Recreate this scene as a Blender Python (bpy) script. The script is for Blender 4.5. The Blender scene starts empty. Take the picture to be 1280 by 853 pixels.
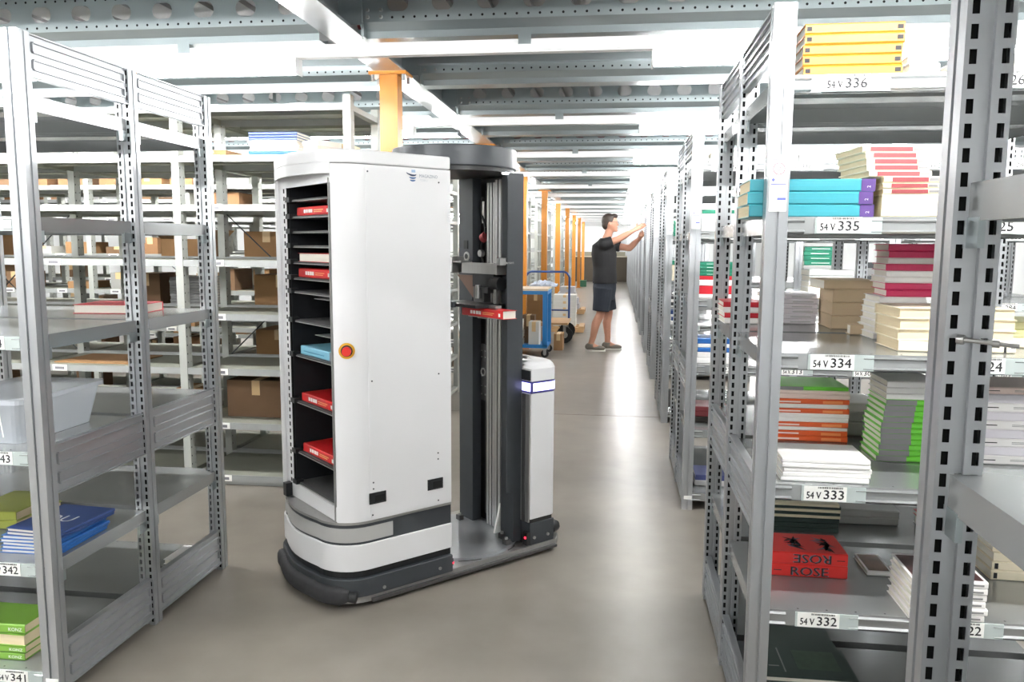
import bpy, bmesh, math, random
from mathutils import Vector, Matrix
rnd = random.Random(7)
C = bpy.context.scene.collection
SC = bpy.context.scene

# ---------------------------------------------------------------- camera
F, CX, CY, CAMH = 1000.0, 640.0, 426.5, 1.40
_Y = Vector((772 - CX, -(307 - CY), F)).normalized()
_u = 0.0055
_Z = Vector((_u, 1.0, -(_u * _Y.x + _Y.y) / _Y.z)).normalized()
_X = _Z.cross(_Y)
if _X.x < 0: _X = -_X
RIGHT = Vector((_X.x, _Y.x, _Z.x)); UP = Vector((_X.y, _Y.y, _Z.y)); FWD = Vector((_X.z, _Y.z, _Z.z))
cam = bpy.data.cameras.new('camera'); camo = bpy.data.objects.new('camera', cam); C.objects.link(camo)
camo.matrix_world = Matrix(((RIGHT.x, UP.x, -FWD.x, 0), (RIGHT.y, UP.y, -FWD.y, 0), (RIGHT.z, UP.z, -FWD.z, CAMH), (0, 0, 0, 1)))
cam.sensor_width = 36; cam.lens = F / 1280 * 36; cam.clip_start = 0.02
SC.camera = camo
def ray(x, y): return RIGHT * (x - CX) + UP * (CY - y) + FWD * F
def onz(x, y, z=0.0):
    d = ray(x, y); t = (z - CAMH) / d.z; return Vector((0, 0, CAMH)) + d * t
def ony(x, y, Y):
    d = ray(x, y); return Vector((0, 0, CAMH)) + d * (Y / d.y)

# ---------------------------------------------------------------- world, exposure
w = bpy.data.worlds.new('world'); SC.world = w; w.use_nodes = True
w.node_tree.nodes['Background'].inputs[0].default_value = (0.9, 0.95, 1.0, 1)
w.node_tree.nodes['Background'].inputs[1].default_value = 0.25
SC.view_settings.view_transform = 'Standard'; SC.view_settings.look = 'None'
SC.view_settings.gamma = 1.0; SC.view_settings.use_curve_mapping = False
SC.view_settings.exposure = 1.36
TUBE_POWER = 60.0

# ---------------------------------------------------------------- materials
def lin(c):
    return tuple(((x / 255) / 12.92 if x / 255 <= 0.04045 else ((x / 255 + 0.055) / 1.055) ** 2.4) for x in c)
MATS = {}
def mat(name, rgb, rough=0.5, metal=0.0, var=0.0, scale=8.0, bump=0.0, emit=0.0, alpha=1.0, trans=0.0, stretch=None, spec=0.5, rvar=0.0):
    if name in MATS: return MATS[name]
    m = bpy.data.materials.new(name); m.use_nodes = True
    nt = m.node_tree; p = nt.nodes['Principled BSDF']
    col = lin(rgb) + (1,)
    p.inputs['Base Color'].default_value = col
    p.inputs['Roughness'].default_value = rough; p.inputs['Metallic'].default_value = metal
    p.inputs['Specular IOR Level'].default_value = spec
    if var > 0 or bump > 0 or rvar > 0:
        tc = nt.nodes.new('ShaderNodeTexCoord'); no = nt.nodes.new('ShaderNodeTexNoise')
        no.inputs['Scale'].default_value = scale; no.inputs['Detail'].default_value = 2.5
        src = tc.outputs['Object']
        if stretch:
            mp = nt.nodes.new('ShaderNodeMapping'); mp.inputs['Scale'].default_value = stretch
            nt.links.new(src, mp.inputs[0]); src = mp.outputs[0]
        nt.links.new(src, no.inputs['Vector'])
        if var > 0:
            mx = nt.nodes.new('ShaderNodeMix'); mx.data_type = 'RGBA'
            mx.inputs['A'].default_value = tuple(c * (1 - var) for c in col[:3]) + (1,)
            mx.inputs['B'].default_value = tuple(min(1, c * (1 + var)) for c in col[:3]) + (1,)
            rp_ = nt.nodes.new('ShaderNodeMapRange'); rp_.inputs['From Min'].default_value = .2; rp_.inputs['From Max'].default_value = .8
            nt.links.new(no.outputs['Fac'], rp_.inputs['Value']); nt.links.new(rp_.outputs[0], mx.inputs['Factor'])
            nt.links.new(mx.outputs['Result'], p.inputs['Base Color'])
        if rvar > 0:
            mr = nt.nodes.new('ShaderNodeMapRange'); mr.inputs['To Min'].default_value = max(.02, rough - rvar); mr.inputs['To Max'].default_value = rough + rvar
            mr.inputs['From Min'].default_value = .3; mr.inputs['From Max'].default_value = .7
            nt.links.new(no.outputs['Fac'], mr.inputs['Value']); nt.links.new(mr.outputs[0], p.inputs['Roughness'])
        if bump > 0:
            b = nt.nodes.new('ShaderNodeBump'); b.inputs['Strength'].default_value = bump; b.inputs['Distance'].default_value = .01
            nt.links.new(no.outputs['Fac'], b.inputs['Height']); nt.links.new(b.outputs[0], p.inputs['Normal'])
    if emit > 0:
        p.inputs['Emission Color'].default_value = col; p.inputs['Emission Strength'].default_value = emit
    if trans > 0: p.inputs['Transmission Weight'].default_value = trans; p.inputs['IOR'].default_value = 1.3
    if alpha < 1: p.inputs['Alpha'].default_value = alpha
    MATS[name] = m; return m
GALV = mat('galvanised_steel', (180, 183, 186), .33, .72, .05, 5)
GALVD = mat('galvanised_joist', (168, 177, 179), .33, .85, .05, 5)
SHELFM = mat('galvanised_shelf', (170, 173, 173), .22, .55, .03, 4)
WHITE = mat('white_paint', (152, 155, 153), .45, 0, .03, 6)
WSHELF = mat('grey_green_shelf', (138, 140, 128), .5, 0, .06, 5)
WPOST = mat('pale_grey_post', (166, 169, 163), .5, 0, .04, 6)
YEL = mat('yellow_paint', (194, 124, 36), .38, 0, .04, 4)
CARD = mat('cardboard', (152, 116, 78), .85, 0, .08, 9)
CARDD = mat('dark_cardboard', (110, 84, 60), .85, 0, .1, 9)
BLACK = mat('black_plastic', (26, 28, 30), .45)
HOLE_SHADE = mat('hole_shade_black', (12, 12, 12), .9)  # near-black colour painted in for the shade inside holes and slots
DGREY = mat('dark_grey_paint', (58, 62, 66), .42, .1, .05, 20)
ALU = mat('brushed_aluminium', (172, 172, 170), .34, .8, .06, 60, stretch=(1, 1, .05))
ALUD = mat('dark_anodised', (98, 98, 98), .38, .7, .06, 60, stretch=(1, 1, .05))
RWHITE = mat('robot_white', (220, 220, 221), .32, 0, .01, 3)
PAPER = mat('paper_white', (240, 240, 236), .7)
PAGES = mat('pages', (232, 228, 216), .8, 0, .06, 160, stretch=(.05, .05, 3))
PAGESC = mat('pages_cream', (222, 206, 172), .8, 0, .06, 160, stretch=(.05, .05, 3))
INK = mat('ink', (35, 35, 38), .7)
PLAST = mat('label_plastic', (178, 188, 186), .3)
RED = mat('red_cover', (204, 34, 36), .35, 0, .05, 9)
TUBE = mat('lit_tube', (253, 253, 252), .5, emit=TUBE_POWER)
LHOUSE = mat('lamp_housing', (240, 240, 240), .4)
BLUE = mat('cart_blue', (36, 124, 190), .4, 0, .04, 9)
WOOD = mat('pale_wood', (206, 168, 122), .5, 0, .12, 10, stretch=(1, 6, 6))
RUBBER = mat('rubber', (34, 34, 36), .75, 0, .15, 40, bump=.1)
FOAM = mat('dark_foam_bumper', (48, 48, 50), .8, 0, .12, 50, bump=.15)
def colm(rgb, rough=.4): return mat('cover_%d_%d_%d' % rgb, rgb, rough, 0, .03, 12)

# ---------------------------------------------------------------- mesh builder
class MB:
    def __init__(s): s.v = []; s.f = []; s.mi = []; s.ms = []; s.sm = []; s.T = None
    def m(s, mt):
        if mt not in s.ms: s.ms.append(mt)
        return s.ms.index(mt)
    def add(s, vs, fs, mt, smooth=False):
        o = len(s.v); i = s.m(mt)
        s.v += [tuple(s.T @ Vector(p)) if s.T else tuple(p) for p in vs]
        for f in fs: s.f.append(tuple(o + k for k in f)); s.mi.append(i); s.sm.append(smooth)
        return s
    def box(s, x0, x1, y0, y1, z0, z1, mt):
        vs = [(x, y, z) for z in (z0, z1) for y in (y0, y1) for x in (x0, x1)]
        return s.add(vs, [(0, 2, 3, 1), (4, 5, 7, 6), (0, 1, 5, 4), (2, 6, 7, 3), (0, 4, 6, 2), (1, 3, 7, 5)], mt)
    def quad(s, a, b, c, d, mt): return s.add([a, b, c, d], [(0, 1, 2, 3)], mt)
    def prism(s, poly, z0, z1, mt, smooth=False, taper=None):
        n = len(poly); p1 = taper or poly
        vs = [(x, y, z0) for x, y in poly] + [(x, y, z1) for x, y in p1]
        s.add(vs, [(i, (i + 1) % n, n + (i + 1) % n, n + i) for i in range(n)], mt, smooth)
        return s.add(vs, [tuple(range(n - 1, -1, -1)), tuple(range(n, 2 * n))], mt)
    def cyl(s, p0, p1, r, mt, n=12, r2=None, cap=True):
        p0 = Vector(p0); p1 = Vector(p1); d = (p1 - p0).normalized(); r2 = r if r2 is None else r2
        a = d.orthogonal().normalized(); b = d.cross(a)
        ring = lambda p, q: [p + a * q * math.cos(2 * math.pi * k / n) + b * q * math.sin(2 * math.pi * k / n) for k in range(n)]
        vs = ring(p0, r) + ring(p1, r2)
        s.add(vs, [(i, (i + 1) % n, n + (i + 1) % n, n + i) for i in range(n)], mt, True)
        if cap: s.add(vs, [tuple(range(n - 1, -1, -1)), tuple(range(n, 2 * n))], mt)
        return s
    def tube(s, pts, r, mt, n=8, closed=False):
        for a, b in zip(pts, pts[1:]): s.cyl(a, b, r, mt, n)
        return s
    def mesh(s, name):
        me = bpy.data.meshes.new(name); me.from_pydata(s.v, [], s.f)
        for mt in s.ms: me.materials.append(mt)
        me.polygons.foreach_set('material_index', s.mi); me.polygons.foreach_set('use_smooth', s.sm)
        me.update(); return me
    def build(s, name, parent=None, loc=(0, 0, 0), rz=0.0): return obj(name, s.mesh(name), parent, loc, rz)
def obj(name, me, parent=None, loc=(0, 0, 0), rz=0.0, kind=None):
    o = bpy.data.objects.new(name, me); C.objects.link(o); o.location = loc
    if rz: o.rotation_euler = (0, 0, rz)
    if parent: o.parent = parent
    if kind: o['kind'] = kind
    return o
def tag(o, label, cat, group=None):
    o['label'] = label; o['category'] = cat
    if group: o['group'] = group
    return o
def thing(name, label, cat, loc=(0, 0, 0), rz=0.0, group=None): return tag(obj(name, None, None, loc, rz), label, cat, group)
ORD = ['first', 'second', 'third', 'fourth', 'fifth', 'sixth', 'seventh', 'eighth', 'ninth', 'tenth', 'eleventh', 'twelfth', 'thirteenth', 'fourteenth', 'fifteenth', 'sixteenth', 'seventeenth', 'eighteenth']
def rrect(x0, x1, y0, y1, r, n=5):
    out = []
    for cx, cy, a in ((x1 - r, y1 - r, 0), (x0 + r, y1 - r, 90), (x0 + r, y0 + r, 180), (x1 - r, y0 + r, 270)):
        for k in range(n + 1):
            t = math.radians(a + 90 * k / n); out.append((cx + r * math.cos(t), cy + r * math.sin(t)))
    return out
_TX = {}
def text_geo(s):
    if s not in _TX:
        cu = bpy.data.curves.new('t', 'FONT'); cu.body = s; cu.size = 1; cu.resolution_u = 2
        o = bpy.data.objects.new('t', cu); C.objects.link(o)
        bpy.context.view_layer.update()
        e = o.evaluated_get(bpy.context.evaluated_depsgraph_get()); me = e.to_mesh()
        vs = [tuple(v.co) for v in me.vertices]; fs = [tuple(p.vertices) for p in me.polygons]
        e.to_mesh_clear(); bpy.data.objects.remove(o); bpy.data.curves.remove(cu)
        xs = [v[0] for v in vs] or [0]
        _TX[s] = ([(v[0] - min(xs), v[1]) for v in vs], fs, max(xs) - min(xs))
    return _TX[s]
def text(mb, s, o, u, v, size, mt, width=None, flip=False):
    """lay lettering in the plane through o spanned by u (reading direction) and v (up)"""
    vs, fs, wd = text_geo(s); o = Vector(o); u = Vector(u); v = Vector(v)
    k = size; kx = size if width is None else width / max(wd, 1e-6)
    mb.add([o + u * (a * kx) + v * (b * k) for a, b in vs], fs, mt)
    return wd * kx

# ---------------------------------------------------------------- setting
def structure(o): o['kind'] = 'structure'; return o
fl = MB()
FLOORM = mat('concrete_floor', (132, 126, 117), .30, 0, .10, 1.1)
nt = FLOORM.node_tree; _n2 = nt.nodes.new('ShaderNodeTexNoise'); _n2.inputs['Scale'].default_value = 5; _n2.inputs['Detail'].default_value = 6
_tc = nt.nodes.new('ShaderNodeTexCoord'); nt.links.new(_tc.outputs['Object'], _n2.inputs['Vector'])
_mx = nt.nodes.new('ShaderNodeMix'); _mx.data_type = 'RGBA'; _mx.blend_type = 'MULTIPLY'; _mx.inputs['Factor'].default_value = .35
_p = nt.nodes['Principled BSDF']; _old = _p.inputs['Base Color'].links[0].from_socket
_cr = nt.nodes.new('ShaderNodeMapRange'); _cr.inputs['From Min'].default_value = .2; _cr.inputs['From Max'].default_value = .8; _cr.inputs['To Min'].default_value = .5; _cr.inputs['To Max'].default_value = 1.25
nt.links.new(_n2.outputs['Fac'], _cr.inputs['Value']); nt.links.new(_old, _mx.inputs['A']); nt.links.new(_cr.outputs[0], _mx.inputs['B']); nt.links.new(_mx.outputs['Result'], _p.inputs['Base Color'])
X0, X1, Y0, Y1, ZC = -9.0, 5.2, -3.2, 32.0, 2.56
fl.box(X0, X1, Y0, 6.546, -.1, 0, FLOORM); fl.box(X0, X1, 6.556, Y1, -.1, 0, FLOORM); fl.box(X0, X1, 6.546, 6.556, -.1, -.006, mat('joint_filler', (70, 66, 60), .9))
structure(fl.build('floor'))
WALLM = mat('wall_plaster', (226, 228, 228), .8, 0, .03, 2)
structure(MB().box(X0, X1, Y1, Y1 + .15, 0, ZC, WALLM).build('wall_back'))
structure(MB().box(X0 - .15, X0, Y0, Y1, 0, ZC, WALLM).build('wall_left'))
structure(MB().box(X1, X1 + .15, Y0, Y1, 0, ZC, WALLM).build('wall_right'))
structure(MB().box(X0, X1, Y0 - .15, Y0, 0, ZC, WALLM).build('wall_front'))
ce = MB(); DECK = mat('ceiling_deck', (140, 140, 140), .6, .2, .04, 3)
k = X0
while k < X1 - .1:                                    # ribbed steel deck, ribs run along the aisle
    ce.box(k, k + .16, Y0, Y1, ZC, ZC + .03, DECK); ce.box(k + .16, k + .20, Y0, Y1, ZC + .03, ZC + .06, DECK); k += .20
ce.box(X0, X1, Y0, Y1, ZC + .06, ZC + .1, DECK)
ceil = structure(ce.build('ceiling'))
# joists of folded steel with oval holes, across the aisle
XB = -1.25
def joist_mesh(xa, xb, pierced=True):
    mb = MB(); zt, zb = 2.545, 2.37
    n = int((xb - xa) / .2); off = (xb - xa - n * .2) / 2
    if off > 0:
        mb.quad((xa, 0, zb), (xa + off, 0, zb), (xa + off, 0, zt), (xa, 0, zt), GALVD); mb.quad((xb - off, 0, zb), (xb, 0, zb), (xb, 0, zt), (xb - off, 0, zt), GALVD)
    for i in range(n):
        cx = xa + off + .2 * i + .1; cz = 2.448; inn = []; out = []
        N = 16
        for k in range(N):
            t = 2 * math.pi * (k + .5) / N; c, s = math.cos(t), math.sin(t)
            hs = 1 if pierced else .02
            inn.append((cx + hs * ((.018 if c > 0 else -.018) + .030 * c), 0, cz + hs * .035 * s))
            q = min(.1 / abs(c) if abs(c) > 1e-6 else 9, (zt - cz if s > 0 else cz - zb) / abs(s) if abs(s) > 1e-6 else 9)
            out.append((cx + q * c, 0, cz + q * s))
        vs = inn + out; mb.add(vs, [(k, (k + 1) % N, N + (k + 1) % N, N + k) for k in range(N)], GALVD)
        for sx in (-1, 1):
            for sz in (-1, 1):
                cpt = (cx + sx * .1, 0, zt if sz > 0 else zb)
                es = [p for p in out if abs(p[0] - cpt[0]) < 1e-6 and (p[2] - cz) * sz > 0]; fs_ = [p for p in out if abs(p[2] - cpt[2]) < 1e-6 and (p[0] - cx) * sx > 0]
                if es and fs_:
                    a = max(es, key=lambda p: sz * p[2]); b = max(fs_, key=lambda p: sx * p[0]); mb.add([a, cpt, b], [(0, 1, 2)], GALVD)
        for dx in (-.075, -.025, .025, .075):
            for z in (2.388, 2.505):
                mb.add([(cx + dx + .006 * math.cos(k * math.pi / 3), -.0006, z + .006 * math.sin(k * math.pi / 3)) for k in range(6)], [tuple(range(6))], HOLE_SHADE)  # dark discs paint the shade of small holes, web not cut
    if not pierced: mb.box(xa, xb, -.05, -.0008, 2.412, 2.424, GALVD); mb.box(xa, xb, -.05, -.046, 2.424, 2.44, GALVD)
    prof = [(0, zb), (.04, 2.34), (.04, 2.31), (.155, 2.31), (.155, 2.335)]
    for (ya, za), (yb, zb_) in zip(prof, prof[1:]): mb.quad((xa, ya, za), (xb, ya, za), (xb, yb, zb_), (xa, yb, zb_), GALVD)
    mb.quad((xa, 0, zt), (xb, 0, zt), (xb, .1, zt + .012), (xa, .1, zt + .012), GALVD)
    return mb.mesh('joist')
JR = joist_mesh(XB + .10, X1); JL = joist_mesh(X0, XB - .10); JRP = joist_mesh(XB + .10, X1, False); JLP = joist_mesh(X0, XB - .10, False)
for i in range(-3, 27):
    y = 3.55 + 1.06 * i
    obj('joist', JRP if i % 2 else JR, ceil, (0, y, 0)); obj('joist', JLP if i % 2 else JL, ceil, (0, y, 0))
bm = MB(); bm.box(XB - .08, XB + .08, Y0, Y1, 2.335, 2.347, GALV); bm.box(XB - .006, XB + .006, Y0, Y1, 2.347, 2.548, GALV); bm.box(XB - .08, XB + .08, Y0, Y1, 2.548, 2.56, GALV)
bm.build('main_beam', ceil)
# end brackets where joists meet the beam
br = MB(); br.box(XB + .006, XB + .115, -.004, 0.0, 2.36, 2.53, GALVD); br.box(XB + .11, XB + .122, -.004, .15, 2.31, 2.37, GALVD)
for z in (2.39, 2.42, 2.49): br.cyl((XB + .14, -.012, z), (XB + .14, 0, z), .008, ALU, 6); br.cyl((XB + .2, -.012, z), (XB + .2, 0, z), .008, ALU, 6)
brm = br.mesh('joist_bracket')
for i in range(0, 8): obj('joist_bracket', brm, ceil, (0, 3.55 + 1.06 * i, 0))
# yellow columns
colm_ = MB(); S_ = .05
colm_.box(-S_, S_, -S_, S_, 0, 2.318, YEL); colm_b = colm_.mesh('shaft')
pl = MB(); pl.box(-.105, .105, -.075, .075, 2.318, 2.335, YEL); plm = pl.mesh('head_plate')
fo = MB(); fo.box(-.1, .1, -.1, .1, 0, .012, YEL); fom = fo.mesh('foot_plate')
NCOL = 9
for i in range(NCOL):
    o = thing('steel_column', 'yellow square steel column, %s of the row counted from the robot' % ORD[i], 'column', (XB - .01, 4.43 + 3.17 * i, 0), 0, 'yellow columns along the aisle')
    obj('shaft', colm_b, o); obj('head_plate', plm, o); obj('foot_plate', fom, o)
    if i < 4:
        for sx in (-1, 1):
            for sy in (-1, 1): MB().cyl((sx * .085, sy * .055, 2.285), (sx * .085, sy * .055, 2.318), .011, ALU, 6).build('bolt', o)
for i, k in enumerate((0, 2, 4)):
    pp = MB(); y = 3.55 + 1.06 * k + .28; pp.cyl((X0 + .1, y, 2.435), (X1 - .1, y, 2.435), .021, mat('pipe_red', (150, 40, 40), .5), 12)
    q = thing('sprinkler_pipe', 'red sprinkler pipe behind the oval holes of the %s ceiling joist' % ('nearest', 'third', 'fifth')[i], 'pipe', (0, 0, 0), 0, 'red pipes under the ceiling deck'); pp.build('pipe', q)
    for x in (-5.0, -2.6, .6, 3.0): MB().box(x - .012, x + .012, y - .004, y + .004, 2.455, ZC, GALVD).box(x - .03, x + .03, y - .026, y + .026, 2.405, 2.458, GALVD).build('hanger', q)
# light rails over every rack aisle, lit only beside the main aisle
RAILX0, RAILX1 = -7.6, 4.4
rm = MB(); rm.box(RAILX0, RAILX1, -.03, .03, 2.245, 2.292, LHOUSE); rm.box(RAILX0, RAILX1, -.022, .022, 2.238, 2.245, LHOUSE); rmm = rm.mesh('rail')
hm = MB(); hm.box(0, 1.5, -.034, .034, 2.212, 2.238, LHOUSE); hm.box(0, .004, -.04, .04, 2.165, 2.24, LHOUSE); hm.box(1.496, 1.5, -.04, .04, 2.165, 2.24, LHOUSE); hmm = hm.mesh('lamp_housing')
tm = MB(); tm.cyl((.01, 0, 2.188), (1.49, 0, 2.188), .019, TUBE, 10); tmm = tm.mesh('fluorescent_tube')
cm = MB(); cm.box(-.02, .02, -.026, .026, 2.292, 2.31, GALVD); cm.box(-.028, .028, -.033, -.030, 2.27, 2.312, GALVD); cmm = cm.mesh('clip')
for i in range(-2, 13):
    y = 3.62 + 2.115 * i
    o = thing('light_rail', ('white ceiling light rail with lit tubes, %s one counted from the camera' % ORD[i]) if i >= 0 else ('white ceiling light rail with lit tubes, behind the camera' if i == -2 else 'white ceiling light rail with lit tubes, nearest overhead'), 'light', (0, y, 0), 0, 'fluorescent light rails under the ceiling')
    obj('rail', rmm, o)
    for x in (-6.1, -4.58, -3.06, .13, 1.65): 
        obj('lamp_housing', hmm, o, (x + (.1 if x < 0 else 0), 0, 0)); obj('fluorescent_tube', tmm, o, (x + (.1 if x < 0 else 0), 0, 0))
    if i < 5:
        for x in (-4.2, -2.0, -.42, 1.0): obj('clip', cmm, o, (x, 0, 0))

# ---------------------------------------------------------------- racks
def slot_face(mb, o, u, w, H, cols, mt, sh=.013, pitch=.0265, groove=None, z0=.012):
    """upright sheet of width w along u with columns of punched slots, one optional sunk groove (u0,u1,depth vector)"""
    o = Vector(o); u = Vector(u); Z = Vector((0, 0, 1))
    q = lambda a, b, za, zb, dv=Vector((0, 0, 0)): mb.quad(o + u * a + Z * za + dv, o + u * b + Z * za + dv, o + u * b + Z * zb + dv, o + u * a + Z * zb + dv, mt)
    x = 0.0; marks = sorted([(a, b, 's') for a, b in cols] + ([(groove[0], groove[1], 'g')] if groove else []))
    for a, b, t in marks:
        if a > x: q(x, a, 0, H)
        if t == 's':
            z = 0.0; zz = z0
            while zz + sh < H:
                q(a, b, z, zz); z = zz + sh; zz += pitch
            q(a, b, z, H)
        else:
            dv = Vector(groove[2]); q(a, b, 0, H, dv)
            for e_ in (a, b): mb.quad(o + u * e_, o + u * e_ + dv, o + u * e_ + dv + Z * H, o + u * e_ + Z * H, mt)
        x = b
    if x < w: q(x, w, 0, H)
PW, PD, RH = .054, .048, 1.99
def post_mesh(front):
    mb = MB(); x, y = PW / 2, PD / 2
    cx = [(.0055, .0135), (PW - .0135, PW - .0055)]; gx = (.022, PW - .022)
    if front: slot_face(mb, (-x, -y, 0), (1, 0, 0), PW, RH, [], GALV, groove=(.023, .031, (0, .007, 0)))
    else: slot_face(mb, (-x, -y, 0), (1, 0, 0), PW, RH, cx, GALV, sh=.0165, pitch=.0275, groove=(gx[0], gx[1], (0, .006, 0)))
    slot_face(mb, (x, y, 0), (-1, 0, 0), PW, RH, cx, GALV, sh=.0165, pitch=.0275, groove=(gx[0], gx[1], (0, -.006, 0)))
    for s in (1, -1): slot_face(mb, (s * x, -s * y, 0), (0, s, 0), PD, RH, [], GALV, groove=(.020, .028, (-s * .004, 0, 0)))
    mb.box(-x + .005, x - .005, -y + .0085, y - .0085, 0, RH - .004, HOLE_SHADE)  # black core added inside the post, painted shade behind the slots
    return mb.mesh('post')
POSTF, POSTS = post_mesh(True), post_mesh(False)
def panel_mesh(hgt, L=.462):
    mb = MB(); mb.box(-.004, .004, 0, L, 0, hgt, GALV); mb.box(-.012, .012, 0, L, 0, .004, GALV); mb.box(-.012, .012, 0, L, hgt - .004, hgt, GALV)
    for zc in (.30 * hgt, .70 * hgt):                 # two long embossed fields
        h2 = hgt * .13
        for s in (-1, 1):
            prof = [(s * .0045, .02), (s * .0045, L - .02)]
            mb.box(min(0, s * .012), max(0, s * .012), .018, L - .018, zc - h2, zc - h2 + .004, GALV); mb.box(min(0, s * .012), max(0, s * .012), .018, L - .018, zc + h2 - .004, zc + h2, GALV)
            mb.box(min(0, s * .012), max(0, s * .012), .014, .018, zc - h2 + .004, zc + h2 - .004, GALV); mb.box(min(0, s * .012), max(0, s * .012), L - .018, L - .014, zc - h2 + .004, zc + h2 - .004, GALV)
    return mb.mesh('side_panel')
PANT, PANM = panel_mesh(.12), panel_mesh(.15)
def shelf_mesh(W=.966, D=.50, lip=.044, mt=SHELFM, ribs=True, LX=(.172, .53, .885), dots=True, mirror=False):
    mb = MB(); a = W / 2
    mb.box(-a, a, 0.0, D, -.003, 0, mt); mb.box(-a, a, 0, .003, -lip, -.003, mt); mb.box(-a, a, D - .003, D, -lip, -.003, mt)
    mb.box(-a, -a + .003, .003, D - .003, -lip, -.003, mt); mb.box(a - .003, a, .003, D - .003, -lip, -.003, mt)
    mb.box(-a, a, 0, .015, -lip, -lip + .002, mt)
    if ribs:
        mb.box(-a + .01, a - .01, .2, .29, -.022, -.003, mt)
        # two rolled beads on the front edge, broken by the label holders
        xs = [-a + .03]
        L_ = [-.5 + q for q in LX] if not mirror else sorted(.5 - q for q in LX)
        for l in L_: xs += [l - .075, l + .085]
        xs.append(a - .01)
        for z in (-.010, -.037):
            for p in range(0, len(xs), 2):
                if xs[p + 1] - xs[p] > .02: mb.add([(xs[p], 0, z + .0045), (xs[p + 1], 0, z + .0045), (xs[p], -.006, z), (xs[p + 1], -.006, z), (xs[p], 0, z - .0045), (xs[p + 1], 0, z - .0045)], [(0, 2, 3, 1), (2, 4, 5, 3), (0, 4, 2), (1, 3, 5)], mt)
    if dots:
        for i in range(13):
            x = -a + .04 + i * .074
            mb.add([(x + .003 * math.cos(k * math.pi / 3), .013 + .003 * math.sin(k * math.pi / 3), .0006) for k in range(6)], [tuple(range(6))], HOLE_SHADE)
    return mb.mesh('shelf')
SHR, SHL = shelf_mesh(), shelf_mesh(mirror=True)
BKT = MB().box(-.004, .004, -.02, .02, -.075, -.04, GALVD).mesh('bracket')
SL = [.09 + .346 * k for k in range(6)]
def label_mesh(txt, pre='54 V '):
    mb = MB(); mb.box(-.05, .11, -.0045, 0, -.042, -.002, PLAST)
    mb.box(-.045, .062, -.0062, -.0045, -.040, -.001, PAPER)
    if txt:
        for q_ in (-.0005, .0005): text(mb, txt, (.005 + q_, -.0067, -.034 + q_), (1, 0, 0), (0, 0, 1), .034, INK, .050); text(mb, pre, (-.038 + q_, -.0067, -.034 + q_), (1, 0, 0), (0, 0, 1), .026, INK, .036)
        text(mb, pre, (-.038, -.0068, -.034), (1, 0, 0), (0, 0, 1), .026, INK, .036); text(mb, txt, (.005, -.0068, -.034), (1, 0, 0), (0, 0, 1), .034, INK, .050)
        x = -.01
        r2 = random.Random(sum(map(ord, txt)))
        while x < .05:
            wd = r2.choice((.0008, .0012, .002)); mb.box(x, x + wd, -.0066, -.0062, -.007, -.002, INK); x += wd + r2.choice((.0008, .0014))
    else:
        mb.box(-.035, .05, -.0066, -.0062, -.030, -.014, mat('blurred_print', (150, 150, 150), .8))
    return mb.mesh('shelf_label')
_LM = {}
def labelm(t, pre='54 V '):
    if (t, pre) not in _LM: _LM[(t, pre)] = label_mesh(t, pre)
    return _LM[(t, pre)]
def sticker_mesh():
    mb = MB(); mb.box(-.021, .021, -.0008, 0, 0, .138, PAPER)
    pink = mat('sticker_red', (228, 120, 128), .6); blu = mat('sticker_blue', (92, 100, 190), .6)
    R = lambda x, z, r0, r1, mt: mb.add([(x + r0 * math.cos(t * math.pi / 8), -.0012, z + r0 * math.sin(t * math.pi / 8)) for t in range(16)] + [(x + r1 * math.cos(t * math.pi / 8), -.0012, z + r1 * math.sin(t * math.pi / 8)) for t in range(16)], [(k, (k + 1) % 16, 16 + (k + 1) % 16, 16 + k) for k in range(16)], mt)
    R(0, .105, .0125, .0155, pink); R(0, .105, .0, .0115, mat('sticker_pink', (240, 176, 180), .6)); R(0, .105, .003, .005, pink)
    mb.box(-.018, .018, -.0012, -.0008, .127, .130, blu); mb.box(-.019, .019, -.0012, -.0008, .066, .069, blu); mb.box(-.002, .019, -.0012, -.0008, .028, .034, blu)
    mb.add([(-.013, -.0012, .073), (-.008, -.0012, .078), (-.013, -.0012, .083), (-.018, -.0012, .078)], [(0, 1, 2, 3)], blu)
    R(.0, .078, .003, .004, blu); R(.013, .078, .0042, .0052, INK)
    for k in range(4): mb.box(-.018, .018 - .004 * (k % 3), -.0012, -.0008, .040 + .006 * k, .0412 + .006 * k, mat('sticker_print', (170, 172, 190), .7))
    return mb.mesh('inspection_sticker')
STK = sticker_mesh()
FTAG = MB().box(-.017, .024, -.001, 0, 0, .019, PAPER).mesh('foot_tag')
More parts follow.
